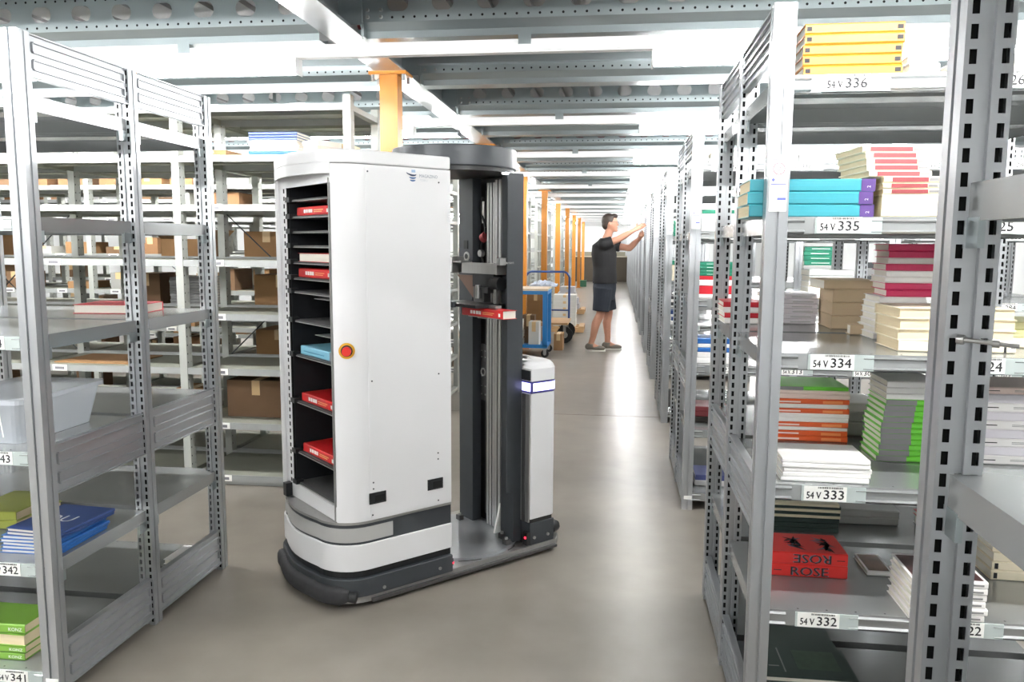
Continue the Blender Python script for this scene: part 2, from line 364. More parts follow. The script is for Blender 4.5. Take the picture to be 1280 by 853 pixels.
def galv_rack(label, xe, yf, sg, bays, group, nums=None, sticker=False, endpanel=True, pre='54 V ', levels=SL, farlabels=True, tagf=False):
    root = thing('shelving_rack', label, 'shelving rack', (xe, yf, 0), 0, group)
    for b in range(bays + 1):
        x = sg * (b + (PW / 2 if b == 0 else 0))
        obj('post', POSTF, root, (x, PD / 2, 0)); obj('post', POSTS, root, (x, .51 + PD / 2, 0)); obj('post', POSTF, root, (x, 1.02 + PD / 2, 0), math.pi)
    for hlf, (y0, y1) in enumerate(((PD, .51), (.51 + PD, 1.02))):
        for me, z in ((PANT, 1.868), (PANM, .645), (PANM, .03)):
            obj('side_panel', me, root, (sg * .014, y0, z))
    for b in range(bays):
        xc = sg * (b + .5)
        for li, z in enumerate(levels):
            obj('shelf', SHR if sg > 0 else SHL, root, (xc, .012, z)); obj('shelf', SHR if sg > 0 else SHL, root, (xc, 1.056, z), math.pi)
            if nums:
                for ci, lx in enumerate((.172, .53, .885)):
                    t = nums(b, ci, li)
                    if t is not None: obj('shelf_label', labelm(t, pre), root, (sg * (b + lx), .012, z))
            elif farlabels and b == 0: obj('shelf_label', labelm(''), root, (sg * .172, .012, z))
    for z in levels[1:]:
        for y in (PD + .012, .5 - .012, .51 + PD + .012, 1.01): obj('bracket', BKT, root, (sg * .02, y, z))
    if tagf: obj('foot_tag', FTAG, root, (sg * PW / 2, 0, .058))
    if sticker: obj('inspection_sticker', STK, root, (sg * PW / 2, -.0005, 1.487))
    return root
XR, XL, YF = .368, -1.66, lambda k: 2.10 + 2.12 * k
RG = 'galvanised racks right of the aisle'
def n_right(b, ci, li): return '%d%d' % (33 - ci, li + 1) if b == 0 else None
def n_left(b, ci, li): return '%d%d' % (34 - ci + 0, li + 1) if (b == 0 and ci == 0) else None
def n_second(b, ci, li): return '%d%d' % (32 - b * 3 - ci, li + 1)
galv_rack('grey steel rack cut off by the right picture edge, nearest the camera', XR + .018, YF(-1), 1, 1, RG)
galv_rack('grey steel rack of book stacks with shelf labels 54 V 331 to 336', XR, YF(0), 1, 1, RG, n_right, True, tagf=True)
galv_rack('grey steel rack of book stacks, second row right of the aisle', XR, YF(1), 1, 2, RG, n_second, True, pre='54 X ', tagf=True)
for k in range(2, 14):
    galv_rack('grey steel rack, %s row right of the aisle counted from the 54 V labels' % ORD[k], XR, YF(k), 1, 2 if k == 2 else 1, RG, None, k < 7, farlabels=k < 6)
galv_rack('grey steel rack with nearly empty shelves at the left picture edge', XL, YF(0), -1, 1, None, n_left, tagf=True)
# slack bolt left in the nearest post
bt = thing('long_bolt', 'loose steel bolt sticking out of the nearest rack post', 'bolt', (.398, .993, 1.293))
b1 = MB(); b1.cyl((0, 0, 0), (.052, -.035, -.003), .0028, ALU, 8); b1.build('shank', bt)
b1 = MB(); b1.cyl((.03, -.0202, -.0017), (.036, -.0242, -.002), .0052, ALU, 6); b1.cyl((.0, .001, 0), (.006, -.004, -.0003), .006, ALU, 6); b1.build('nut', bt)

# ---- pale rows on the left
WL = [.06, .37, .685, 1.0, 1.305, 1.615, 1.885, 2.155]
def wpost_mesh():
    mb = MB(); H = 2.2; a, b = .022, .03
    slot_face(mb, (-a, -b, 0), (1, 0, 0), 2 * a, H, [], WPOST)
    slot_face(mb, (a, b, 0), (-1, 0, 0), 2 * a, H, [], WPOST)
    for sx in (1, -1): slot_face(mb, (sx * a, -sx * b, 0), (0, sx, 0), 2 * b, H, [(.009, .016), (.044, .051)], WPOST, sh=.009, pitch=.05)
    mb.box(-.003, .003, -b + .008, b - .008, 0, H - .02, HOLE_SHADE); mb.box(-a, a, -b, b, H - .012, H, WPOST)  # thin black core stands in for shade behind the punched holes
    return mb.mesh('post')
WPM = wpost_mesh()
def wshelf(top):
    mb = MB(); a = .477; D = .5; lip = .036
    mb.box(-a, a, 0, D, -.004, 0, WSHELF); mb.box(-a, a, -.001, .003, -lip, .0, WHITE); mb.box(-a, a, D - .003, D, -lip, .012, WHITE)
    mb.box(-a, -a + .003, .003, D, -lip, -.004, WSHELF); mb.box(a - .003, a, .003, D, -lip, -.004, WSHELF)
    mb.box(-a, a, .22, .3, -.024, -.004, WSHELF); mb.box(-a, a, .003, .012, 0, .001, WHITE)
    return mb.mesh('shelf')
WSM = wshelf(0)
WLB = MB().box(-.045, .045, -.003, 0, -.034, .002, PAPER).box(-.03, .03, -.0036, -.003, -.026, -.010, mat('blurred_print2', (120, 120, 124), .8)).mesh('shelf_label')
WBR = {}
def white_rack(label, xe, yf, bays, levels=WL, halves=2, labels=True, brace=True, group='pale racks left of the aisle'):
    root = thing('shelving_rack', label, 'shelving rack', (xe, yf, 0), 0, group)
    for b in range(bays + 1):
        for y in ([.03, .53, 1.03] if halves == 2 else [.03, .53]): obj('post', WPM, root, (-b - .022, y, 0))
    for b in range(bays):
        for li, z in enumerate(levels):
            obj('shelf', WSM, root, (-b - .522, .005, z))
            if halves == 2: obj('shelf', WSM, root, (-b - .522, 1.055, z), math.pi)
            if labels:
                for lx in (.30, .80): obj('shelf_label', WLB, root, (-b - lx, .003, z))
        if brace and b in (0, 2):
            m = MB()
            m.cyl((-b - .05, .52, .7), (-b - .99, .52, 1.58), .004, DGREY, 6); m.build('diagonal_brace', root)
            m = MB(); m.cyl((-b - .05, .52, 1.58), (-b - .99, .52, .7), .004, DGREY, 6); m.build('diagonal_brace', root)
    for z in levels:
        m = MB(); m.box(-.044, -.004, .06, .50, z - .034, z - .004, WPOST); m.build('side_rail', root)
        if halves == 2: m = MB(); m.box(-.044, -.004, .56, 1.0, z - .034, z - .004, WPOST); m.build('side_rail', root)
    # lowest kick plates
    for q, (z0, z1) in enumerate(((.004, .022),)):
        m = MB(); m.box(-bays, -.044, .012, .018, z0, z1, WHITE); m.build('kick_plate', root)
    return root
WY = lambda k: 4.27 + 2.12 * k
XW = -1.44
for k in range(0, 11):
    white_rack('pale grey rack left of the aisle, %s row behind the robot' % ORD[k] if k else 'pale grey rack standing directly behind the white robot cabinet', XW - (0 if k == 0 else .04), WY(k), [3, 5, 6, 2][k] if k < 4 else 1, halves=2, labels=k < 3, brace=k < 2)

# ---------------------------------------------------------------- books, boxes
_BK = {}
def book_meshes(w, d, t, cov, spine, pages, cth, prints, tag_=''):
    key = (round(w, 4), round(d, 4), round(t, 4), cov.name, spine, pages.name, cth, tag_)
    if key in _BK: return _BK[key]
    c = cth; mb = MB(); pg = MB(); i = .004; L, D = (w, d) if spine in 'fb' else (d, w); a = L / 2
    M = {'f': Matrix.Identity(4), 'b': Matrix.Translation((0, d, 0)) @ Matrix.Rotation(math.pi, 4, 'Z'), 'l': Matrix.Translation((-w / 2, d / 2, 0)) @ Matrix.Rotation(-math.pi / 2, 4, 'Z'), 'r': Matrix.Translation((w / 2, d / 2, 0)) @ Matrix.Rotation(math.pi / 2, 4, 'Z')}[spine]
    mb.T = M; pg.T = M; k = min(.0035, t * .22)
    prof = [(D, 0), (k, 0), (0, k), (0, t - k), (k, t), (D, t), (D, t - c), (c, t - c), (c, c), (D, c)]; n = len(prof)
    vs = [(s * a, y, z) for s in (-1, 1) for y, z in prof]
    mb.add(vs, [(j, (j + 1) % n, n + (j + 1) % n, n + j) for j in range(n)] + [tuple(range(n)), tuple(range(2 * n - 1, n - 1, -1))], cov)
    pg.box(-a + i, a - i, c, D - i, c, t - c, pages)
    mb.T = None
    if prints: prints(mb, w / 2, d, t)
    _BK[key] = (mb.mesh('cover'), pg.mesh('pages')); return _BK[key]
def book(label, x, y, z, w, d, t, cov, spine='f', rz=0, pages=PAGES, cth=.0018, prints=None, tag_='', group=None, name='book'):
    c, p = book_meshes(w, d, t, cov, spine, pages, cth, prints, tag_)
    o = tag(obj(name, c, None, (x, y, z), rz), label, 'book', group); obj('pages', p, o); return o
def bandp(f0, f1, mt):           # a differently coloured stretch of the spine
    def g(mb, a, d, t): mb.box(-a + 2 * a * f0, -a + 2 * a * f1, -.0008, 0, .0005, t - .0005, mt)
    return g
def linep(items):               # dark print on the spine: (f0,f1,zf0,zf1,material)
    def g(mb, a, d, t):
        for f0, f1, z0, z1, mt in items: mb.box(-a + 2 * a * f0, -a + 2 * a * f1, -.0008, 0, t * z0, t * z1, mt)
    return g
def stack(where, xa, xb, y, z, specs, depth=.19, jit=.004, rz=0.0, noun='book', order=None):
    """specs run from the lowest upward: (colour word, material, thickness, options)"""
    z += .001; n = len(specs); xc = (xa + xb) / 2; w = abs(xb - xa)
    for i, sp in enumerate(specs):
        cw, mt, t = sp[:3]; op = dict(sp[3]) if len(sp) > 3 else {}
        dx = op.pop('dx', 0); dw = op.pop('dw', 0); dy = op.pop('dy', 0); dd = op.pop('dd', 0); r0 = op.pop('rz', 0)
        wh = where[4:] if where.startswith('the ') else where
        pos = 'topmost in ' if i == n - 1 else 'lowest in ' if i == 0 else '%s from top in ' % ORD[n - 1 - i]
        lab = '%s %s, %s%s' % (cw, noun, pos, wh) if n > 1 else '%s %s %s' % (cw, noun, where)
        assert len(lab.split()) <= 16, lab
        book(lab, xc + dx + rnd.uniform(-jit, jit), y + dy + rnd.uniform(0, jit), z, w + dw, depth + dd, t, mt, rz=rz + r0 + rnd.uniform(-.02, .02) * (jit / .004), group=(where[:60] if n > 1 else None), **op)
        z += t
    return z
def spx(where, xl, xr, yb, z, specs, **k):
    a = onz(xl, yb, z); b = onz(xr, yb, z); return stack(where, a.x, b.x, min(a.y, b.y), z, specs, **k)
WHC = colm((238, 236, 234)); LIL = colm((226, 222, 228)); CREAM = colm((236, 226, 200)); TEAL = colm((62, 146, 158), .3); PURP = colm((84, 60, 120)); MAR = colm((140, 62, 66))
PINK = colm((206, 50, 98)); KRAFT = colm((206, 184, 152), .8); ORG = colm((224, 96, 48)); GRN = colm((112, 208, 62)); GRY = colm((132, 132, 132)); GRY2 = colm((176, 178, 176)); DGN = colm((52, 66, 62)); YC = colm((202, 130, 40))
EMER = colm((28, 118, 92)); BLU = colm((34, 96, 168)); BLUD = colm((42, 66, 120)); OLV = colm((150, 158, 70)); LGRN = colm((120, 168, 60)); ROSER = colm((206, 44, 40)); PALEP = colm((236, 214, 206)); REDC = colm((190, 30, 44))
S = SL
# shelf 336
def ylw(mb, a, d, t):
    mb.box(-a + .004, -a + .016, -.0008, 0, t * .3, t * .7, INK); mb.box(a - .018, a - .004, -.0008, 0, t * .3, t * .7, INK)
x0, x1 = ony(1006, 60, 2.14).x, ony(1130, 60, 2.14).x
stack('the yellow stack on shelf 336', x0, x1, 2.135, S[5], [('yellow', YC, .0255, dict(prints=ylw, tag_='y'))] * 5, depth=.20)
stack('the white pile beside the yellow books', ony(1138, 70, 2.2).x, ony(1176, 70, 2.2).x, 2.2, S[5], [('white', WHC, .02), ('white', WHC, .02), ('white', WHC, .02)], depth=.17)
stack('the pale pair above label 326', ony(1206, 70, 2.14).x, ony(1300, 70, 2.14).x, 2.135, S[5], [('cream', CREAM, .022, dict(prints=linep([(.25, .27, .1, .9, GRY), (.6, .62, .1, .9, GRY)]), tag_='c3')), ('cream', CREAM, .022)], depth=.17)
# shelf 335
def tealp(mb, a, d, t):
    mb.box(a - .034, a, -.0008, 0, .0004, t - .0004, PURP); text(mb, '2', (a - .012, -.0012, t * .3), (0, 0, 1), (-1, 0, 0), .012, PAPER)
    mb.box(-a + .06, a - .09, -.0008, 0, t * .45, t * .52, colm((60, 150, 165)))
x0, x1 = ony(938, 240, 2.135).x, ony(1096, 240, 2.135).x
stack('the turquoise stack on shelf 335', x0, x1, 2.152, S[4], [('turquoise', TEAL, .032, dict(prints=tealp, tag_='t', pages=PAGESC))] * 3, depth=.21)
def marp(mb, a, d, t): mb.box(-a + .02, a - .03, -.0008, 0, t * .15, t * .85, MAR); mb.box(a - .028, a - .006, -.0008, 0, t * .3, t * .7, GRY)
x0, x1 = ony(1103, 230, 2.14).x, ony(1175, 230, 2.14).x
_m = dict(prints=marp, tag_='m', pages=PAGESC)
stack('the maroon stack on shelf 335', x0, x1, 2.135, S[4], [('cream', CREAM, .056, dict(pages=PAGESC)), ('maroon', CREAM, .014, _m), ('maroon', CREAM, .014, _m), ('maroon', CREAM, .016, _m)] + [('maroon', CREAM, .016, dict(_m, dx=-.018 - .004 * i, dw=.02, dy=.02 + .006 * i, rz=.10)) for i in range(5)], depth=.2)
stack('on shelf 325 right of the nearest post', ony(1204, 240, 2.14).x, ony(1226, 240, 2.14).x, 2.14, S[4], [('white', WHC, .05)], depth=.15)
# shelf 334
spx('the red-spined stack of shelf 334', 905, 952, 405, S[3], [('white', WHC, .02), ('red', REDC, .018), ('white', WHC, .02), ('red', REDC, .018)], depth=.18)
spx('the lilac-white stack of shelf 334', 957, 1018, 405, S[3], [('pale lilac', LIL, .0175, dict(prints=linep([(.5, .9, .4, .55, GRY2)]), tag_='l'))] * 6, depth=.2)
spx('the beige stack on shelf 334', 1040, 1094, 412, S[3], [('beige', KRAFT, .044, dict(pages=mat('kraft_pages', (206, 184, 152), .8)))] * 3 + [('beige', KRAFT, .03, dict(dx=-.016, dw=.03))], depth=.2)
spx('lying before the beige stack on shelf 334', 1062, 1093, 419, S[3], [('thick beige', KRAFT, .03)], depth=.05)
_pw = [('white', WHC, .018, dict(dx=-.030 + .003 * i)) for i in range(7)]
_pp = [('pink', PINK, .020), ('pink', PINK, .020), ('white', WHC, .018), ('white', WHC, .018), ('pink', PINK, .020), ('white', WHC, .018), ('pink', PINK, .020), ('pink', PINK, .020)]
spx('the tall pink and white stack on shelf 334', 1104, 1158, 425, S[3], _pw + [(a, b, c, dict(rz=-.06)) for a, b, c in _pp], depth=.17)
def crm(mb, a, d, t):
    for f in (.74, .90): mb.box(-a + 2 * a * f, -a + 2 * a * f + .006, -.0008, 0, t * .05, t * .95, INK)
    mb.box(a - .012, a - .002, -.0008, 0, t * .4, t * .6, GRY)
spx('the cream stack at the front of shelf 334', 1121, 1257, 440, S[3], [('cream', CREAM, .030, dict(prints=crm, tag_='cr', pages=PAGESC)), ('cream', CREAM, .028, dict(pages=PAGESC, spine='b')), ('cream', CREAM, .028, dict(pages=PAGESC, spine='b')), ('cream', CREAM, .028, dict(pages=PAGESC, spine='b'))], depth=.19)
spx('the low olive pile on shelf 324', 1262, 1330, 436, S[3], [('cream', CREAM, .028), ('olive', colm((206, 202, 150)), .022), ('olive', colm((206, 202, 150)), .022)], depth=.19)
# shelf 333
spx('the white wrapped pile on shelf 333', 978, 1083, 602, S[2], [('white wrapped', WHC, .0125, dict(rz=.03 * (i % 2) - .01))for i in range(5)], depth=.17, noun='booklet')
_o = [('orange', ORG, .0185), ('orange', ORG, .0165), ('white', WHC, .012), ('orange', ORG, .016), ('white', WHC, .014), ('white', WHC, .014), ('orange', ORG, .016), ('white', WHC, .014), ('orange', ORG, .016), ('pale pink', PALEP, .016), ('pale pink', PALEP, .012)]
def orp(mb, a, d, t): mb.box(-a + .03, -a + .1, -.0008, 0, t * .3, t * .6, PALEP); mb.box(a - .08, a - .02, -.0008, 0, t * .2, t * .7, colm((240, 150, 90)))
spx('the orange and white stack on shelf 333', 957, 1054, 551, S[2], [(a, b, c, dict(prints=orp, tag_='or') if a == 'orange' else {}) for a, b, c in _o] + [('green and grey', GRN, .012, dict(prints=bandp(0, .45, GRY), tag_='gg', dx=-.006))], depth=.2)
spx('the low grey stack behind shelf 333', 1056, 1096, 545, S[2], [('grey', GRY2, .045), ('grey', GRY2, .035), ('white', WHC, .03)], depth=.18)
_g = dict(prints=bandp(0, .56, GRY), tag_='g62')
spx('the grey and green stack on shelf 333', 1096, 1160, 577, S[2], [('green and grey', GRN, .0165, dict(_g, dx=.0015 * i)) for i in range(11)] + [('white', WHC, .018, dict(dx=.015))] * 3, depth=.17)
_p = linep([(.02, .2, .45, .55, INK), (.4, .6, .55, .6, GRY), (.4, .7, .4, .45, GRY)])
spx('the tall white stack on shelf 323', 1226, 1312, 581, S[2], [('white', WHC, .0255, dict(prints=_p, tag_='wp')), ('white', LIL, .0255)] * 4 + [('pinkish white', PALEP, .02, dict(prints=_p, tag_='wp'))], depth=.2)
# shelf 332
spx('the green and cream pile behind ROSE', 951, 1045, 664, S[1], [('dark green', DGN, .018), ('dark green', DGN, .018), ('dark green', DGN, .016), ('cream', CREAM, .010), ('dark green', DGN, .010), ('cream', CREAM, .010), ('dark green', DGN, .010), ('cream', CREAM, .010)], depth=.2)
def rosep(top):
    grey = mat('rose_grey', (96, 108, 124), .6)
    def g(mb, a, d, t):
        if not top:
            text(mb, 'ROSE', (-.052, -.0012, t * .15), (1, 0, 0), (0, 0, 1), t * 1.0, INK, .105); mb.box(-a + .008, -a + .03, -.001, 0, t * .48, t * .54, INK)
            text(mb, 'ROSE', (-.049, -.0008, t * .13), (1, 0, 0), (0, 0, 1), t * 1.0, grey, .105)
        else:
            text(mb, 'ROSE', (.062, -.0012, t * .85), (-1, 0, 0), (0, 0, -1), t * 1.0, INK, .105); mb.box(a - .03, a - .008, -.001, 0, t * .44, t * .50, INK)
            text(mb, 'ROSE', (.059, -.0008, t * .87), (-1, 0, 0), (0, 0, -1), t * 1.0, grey, .105)
            r3 = random.Random(3)
            for cx, sc in ((-.03, 1), (.055, 1)):
                for q in range(14):
                    an = r3.uniform(0, 6.28); L = r3.uniform(.018, .034); ox = cx + r3.uniform(-.014, .014); oy = d * .45 + r3.uniform(-.04, .04)
                    ux, uy = math.cos(an) * L, math.sin(an) * L; vx, vy = -math.sin(an) * .006, math.cos(an) * .006
                    mb.add([(ox - ux, oy - uy, t + .0006), (ox + vx, oy + vy, t + .0006), (ox + ux, oy + uy, t + .0006), (ox - vx, oy - vy, t + .0006)], [(0, 1, 2, 3)], INK if q % 3 else grey)
    return g
spx('the pair lettered ROSE on shelf 332', 963, 1055, 720, S[1], [('thick red', ROSER, .037, dict(prints=rosep(False), tag_='r0', pages=PAGESC)), ('thick red', ROSER, .037, dict(prints=rosep(True), tag_='r1', pages=PAGESC))], depth=.16, jit=.001)
spx('the pale grey pile of shelf 332', 1050, 1120, 655, S[1], [('pale grey', GRY2, .026), ('pale grey', GRY2, .026)], depth=.17)
def picp(mb, a, d, t): mb.box(-a + .006, a - .006, .008, d - .008, t, t + .0005, mat('picture_cover', (112, 84, 66), .4, 0, .6, 22))
spx('lying alone on the middle of shelf 332', 1086, 1116, 721, S[1], [('thin illustrated', WHC, .014, dict(prints=picp, tag_='pic'))], depth=.14)
def picc(mb, a, d, t):
    mb.box(-a + .008, a - .008, .008, d - .008, t, t + .0005, mat('dark_picture_cover', (70, 44, 44), .35, 0, .8, 26))
    mb.box(a - .045, a - .01, -.0008, 0, t * .35, t * .6, GRY)
spx('the white front pile of shelf 332', 1138, 1227, 775, S[1], [('white illustrated', WHC, .0185, dict(prints=picc, tag_='pc'))] * 6, depth=.17)
spx('the cream pile on shelf 322', 1240, 1300, 726, S[1], [('cream', CREAM, .028, dict(prints=linep([(.05, .12, .2, .8, INK)]), tag_='ck')), ('cream', CREAM, .028, dict(prints=linep([(.05, .12, .2, .8, INK)]), tag_='ck')), ('cream', CREAM, .028), ('cream', CREAM, .028)], depth=.17)
spx('the red and white pair behind the post', 1165, 1224, 676, S[1], [('white', WHC, .03), ('red', REDC, .016)], depth=.18)
# shelf 331
def dgp(mb, a, d, t):
    mb.box(-a + .06, -a + .064, .03, d - .05, t, t + .0004, GRY); mb.box(-a + .02, -a + .05, .06, .065, t, t + .0004, GRY); mb.box(-.02, .1, .05, d - .06, t, t + .0004, mat('green_photo', (62, 78, 66), .3, 0, .3, 30))
_d = dict(prints=dgp, tag_='dg', spine='l')
spx('the large dark pile on shelf 331', 968, 1076, 888, S[0], [('white-edged dark green', DGN, .016, dict(_d, dx=-.012 * (i % 3), dy=.008 * (i % 2))) for i in range(6)], depth=.22)
spx('the dark rear pile of shelf 331', 950, 1042, 820, S[0], [('dark green', DGN, .012), ('cream', CREAM, .01), ('dark green', DGN, .012)], depth=.2)
# second and third row
def rowstack(k, lvl, xa, xb, specs, where, dy=.05, depth=.2): stack(where, XR + xa, XR + xb, YF(k) + dy, S[lvl], specs, depth=depth)
_e = dict(prints=linep([(.2, .7, .45, .55, WHC)]), tag_='em')
rowstack(1, 3, .06, .25, [('white', WHC, .02), ('red', REDC, .045), ('white', WHC, .03), ('red', REDC, .02)] + [('green', EMER, .018, _e)] * 4, 'the red and green stack of the second right row', .06)
rowstack(1, 2, .06, .26, [('white', WHC, .03), ('white', WHC, .03), ('blue', BLU, .025), ('white', WHC, .02), ('blue', BLU, .028)], 'the blue and white stack of the second right row', .06)
rowstack(1, 4, .06, .24, [('grey', LIL, .03), ('grey', LIL, .03), ('grey', LIL, .03), ('green', EMER, .02), ('white', WHC, .02)], 'the grey stack high in the second right row', .06)
rowstack(1, 1, .06, .25, [('black', colm((50, 44, 40)), .03), ('dark red', MAR, .03), ('dark red', MAR, .025)], 'the dark stack low in the second right row', .2)
rowstack(1, 0, .08, .3, [('white', WHC, .03), ('violet blue', colm((84, 92, 150)), .03)], 'the violet pile of the second right row', .15)
rowstack(1, 3, .62, .84, [('white', WHC, .03)] * 3 + [('grey', GRY2, .03)] * 2, 'the white pile deep in the second right row', .1)
rowstack(1, 2, .45, .75, [('white', WHC, .03), ('black', colm((50, 50, 54)), .02), ('white', WHC, .03), ('cream', CREAM, .03)], 'the black and white pile in second right row', .1)
rowstack(1, 1, .5, .8, [('cream', CREAM, .03), ('white', WHC, .03), ('white', WHC, .03), ('cream', CREAM, .03)], 'the cream pile low in the second right row', .1)
rowstack(1, 3, 1.2, 1.5, [('white', WHC, .03)] * 4, 'the distant white pile of the second right row', .1)
rowstack(1, 5, .1, .3, [('white', WHC, .03), ('cream', CREAM, .03)], 'the topmost pair of the second right row', .1)
rowstack(1, 5, .9, 1.3, [('white', WHC, .03), ('cream', CREAM, .03), ('grey', GRY2, .03)], 'the second-row pile behind label 326', .1)
rowstack(2, 3, 1.045, 1.31, [('green', EMER, .036, _e), ('grey', GRY2, .028), ('green', EMER, .036, _e), ('grey', GRY2, .028)] + [('green', EMER, .036, _e)] * 4, 'the tall green stack of the third right row', .04)
rowstack(2, 3, 1.5, 1.75, [('black', colm((60, 62, 64)), .05), ('grey', GRY, .06), ('black', colm((60, 62, 64)), .04)], 'the dark grey stack of the third right row', .1)
rowstack(2, 4, .06, .24, [('green', EMER, .03, _e)] * 4, 'the green stack high in the third right row', .06)
rowstack(2, 2, .06, .24, [('white', WHC, .03), ('navy', BLUD, .03), ('white', WHC, .02), ('navy', BLUD, .03)], 'the navy stack of the third right row', .06)
rowstack(2, 3, .06, .24, [('cream', CREAM, .04)] * 3, 'the cream stack of the third right row', .06)
rowstack(3, 3, .06, .24, [('green', EMER, .03)] * 4, 'the green stack of the fourth right row', .06)
rowstack(3, 4, .06, .24, [('white', WHC, .03)] * 4, 'the white stack of the fourth right row', .06)
rowstack(3, 2, .06, .24, [('black', colm((50, 50, 54)), .03), ('white', WHC, .03), ('black', colm((50, 50, 54)), .03)], 'the black stack of the fourth right row', .06)
# left rack
def bluep(mb, a, d, t):
    text(mb, 'DU', (-a + .05, .09, t + .0006), (1, 0, 0), (0, 1, 0), .075, PAPER); mb.box(-a + .07, a - .02, .03, .034, t, t + .0006, BLUD)
p0, p1 = onz(4, 690, S[1]), onz(79, 690, S[1])
_b = dict(spine='r', cth=.0012)
stack('the blue stack on shelf 342', p0.x, p1.x + .015, 2.175, S[1], [('white-edged blue', BLU, .011, dict(_b, dx=-.004 * (i % 2), rz=-.02 * (i % 3))) for i in range(5)] + [('blue', BLUD, .011, dict(_b, prints=bluep, tag_='blu', rz=-.06, dx=.012)), ('blue', BLUD, .011, dict(_b, prints=bluep, tag_='blu', rz=-.10, dx=.012))], depth=.24, noun='booklet', jit=.003)
stack('the olive pile left of the blue booklets', -2.165, -1.985, 2.36, S[1], [('green', OLV, .03, dict(pages=PAGESC, spine='f')), ('green', OLV, .03, dict(pages=PAGESC))], depth=.22)
def konz(mb, a, d, t): text(mb, 'KONZ', (a - .055, -.0012, t * .3), (1, 0, 0), (0, 0, 1), t * .55, PAPER, .046); mb.box(-a, a, -.0006, 0, t * .02, t * .12, colm((70, 110, 30)))
p1 = onz(27, 830, S[0])
stack('the green stack on shelf 341', p1.x - .2, p1.x + .004, 2.16, S[0], [('green', LGRN, .024, dict(prints=konz, tag_='ko', pages=PAGESC)), ('green', LGRN, .024, dict(pages=PAGESC, prints=konz, tag_='ko')), ('green', LGRN, .038, dict(pages=PAGESC, spine='b')), ('green', LGRN, .03, dict(prints=konz, tag_='ko', pages=PAGESC))], depth=.14)
p0, p1 = onz(130, 390, S[3]), onz(216, 384, S[3])
book('white book edged in red on the shelf above the clear bin', (p0.x + p1.x) / 2, 2.84, S[3] + .001, .26, .2, .034, colm((212, 60, 72)), 'b', .10)
_q = onz(116, 703, S[0])
book('small white book lying low at the edge of the left rack', -1.79, _q.y + .02, S[0] + .001, .06, .16, .02, WHC, 'r', 0.0)
# clear storage bin
bn = thing('storage_bin', 'clear plastic storage bin on the shelf of the left rack', 'bin', (-1.935, 2.36, S[2] + .001))
CLEAR = mat('clear_plastic', (226, 232, 240), .18, alpha=.4)
mb = MB(); q0 = rrect(-.13, .13, -.17, .17, .03, 4); q1 = rrect(-.155, .155, -.2, .2, .03, 4)
mb.add([(x, y, 0) for x, y in q0] + [(x, y, .135) for x, y in q1], [(i, (i + 1) % len(q0), len(q0) + (i + 1) % len(q0), len(q0) + i) for i in range(len(q0))] + [tuple(range(len(q0)))], CLEAR)
for sx in (-1, 1):
    mb.add([(sx * .07, -.172, .01), (sx * .075, -.172, .01), (sx * .085, -.2015, .13), (sx * .08, -.2015, .13)], [(0, 1, 2, 3)], PAPER)
mb.build('tub', bn)
mb = MB(); a_ = rrect(-.165, .165, -.21, .21, .03, 4); b_ = rrect(-.15, .15, -.195, .195, .03, 4); n_ = len(a_)
mb.prism(a_, .128, .142, CLEAR); mb.build('rim', bn)
# cardboard boxes
_BX = {}
def cbox(label, x, y, z, w, d, h, mt=CARD, rz=0, group=None, flaps=False, cat='box'):
    key = (w, d, h, mt.name, flaps)
    if key not in _BX:
        mb = MB(); a = w / 2
        tape = mat('packing_tape', (206, 176, 130), .3)
        if not flaps: mb.box(-a, a, 0, d, 0, h - .003, mt); mb.box(-a, -.001, 0, d, h - .003, h, mt); mb.box(.001, a, 0, d, h - .003, h, mt)
        else:
            for (u0, u1, v0, v1) in ((-a, a, 0, .005), (-a, a, d - .005, d), (-a, -a + .005, .005, d - .005), (a - .005, a, .005, d - .005)): mb.box(u0, u1, v0, v1, 0, h, mt)
            mb.box(-a + .005, a - .005, .005, d - .005, 0, .005, mt)
            for s in (-1, 1): mb.add([(s * a, 0, h), (s * a, d, h), (s * (a + .06), d, h + .06), (s * (a + .06), 0, h + .06)], [(0, 1, 2, 3)], mt)
        tp = MB(); tp.box(-.025, .025, -.0006, 0, h * .6, h, tape); tp.box(-.025, .025, 0, d, h, h + .0006, tape)
        _BX[key] = (mb.mesh('carton'), None if flaps else tp.mesh('tape'))
    c, t = _BX[key]; o = tag(obj('cardboard_box', c, None, (x, y, z + .001), rz), label, cat, group)
    if t: obj('tape', t, o)
    return o
ya = WY(0)
x0, x1 = ony(314, 175, ya + .1).x, ony(374, 175, ya + .1).x
_t = [('blue', BLU, .013), ('blue', BLU, .013), ('white', WHC, .016, dict(dx=.01)), ('white', WHC, .016, dict(dx=.01)), ('red-lined white', PALEP, .014), ('white', WHC, .012), ('navy', BLUD, .016), ('navy', BLUD, .014), ('navy', BLUD, .016)]
stack('the pile above the white robot', x0, x1, ya + .06, WL[6], _t, depth=.22)
stack('the small pile above the robot', ony(376, 175, ya + .15).x, ony(402, 175, ya + .15).x, ya + .12, WL[6], [('white', WHC, .02), ('white', WHC, .02), ('red-lined white', PALEP, .02), ('white', WHC, .03)], depth=.2, rz=-.4)
cbox('pale yellow box on the pale rack above the robot', ony(424, 175, ya + .3).x, ya + .3, WL[6], .12, .2, .09, mat('pale_yellow', (238, 232, 190), .6))
cbox('flat brown box on top of the pale rack', ony(262, 185, ya + .2).x, ya + .2, WL[6], .2, .2, .05, CARD)
tag(MB().box(-.24, .24, 0, .36, 0, .006, CARD).build('cardboard_sheet', None, (ony(118, 450, ya + .1).x, ya + .07, WL[2] + .002)), 'flat brown cardboard sheet lying on the pale rack shelf', 'cardboard')
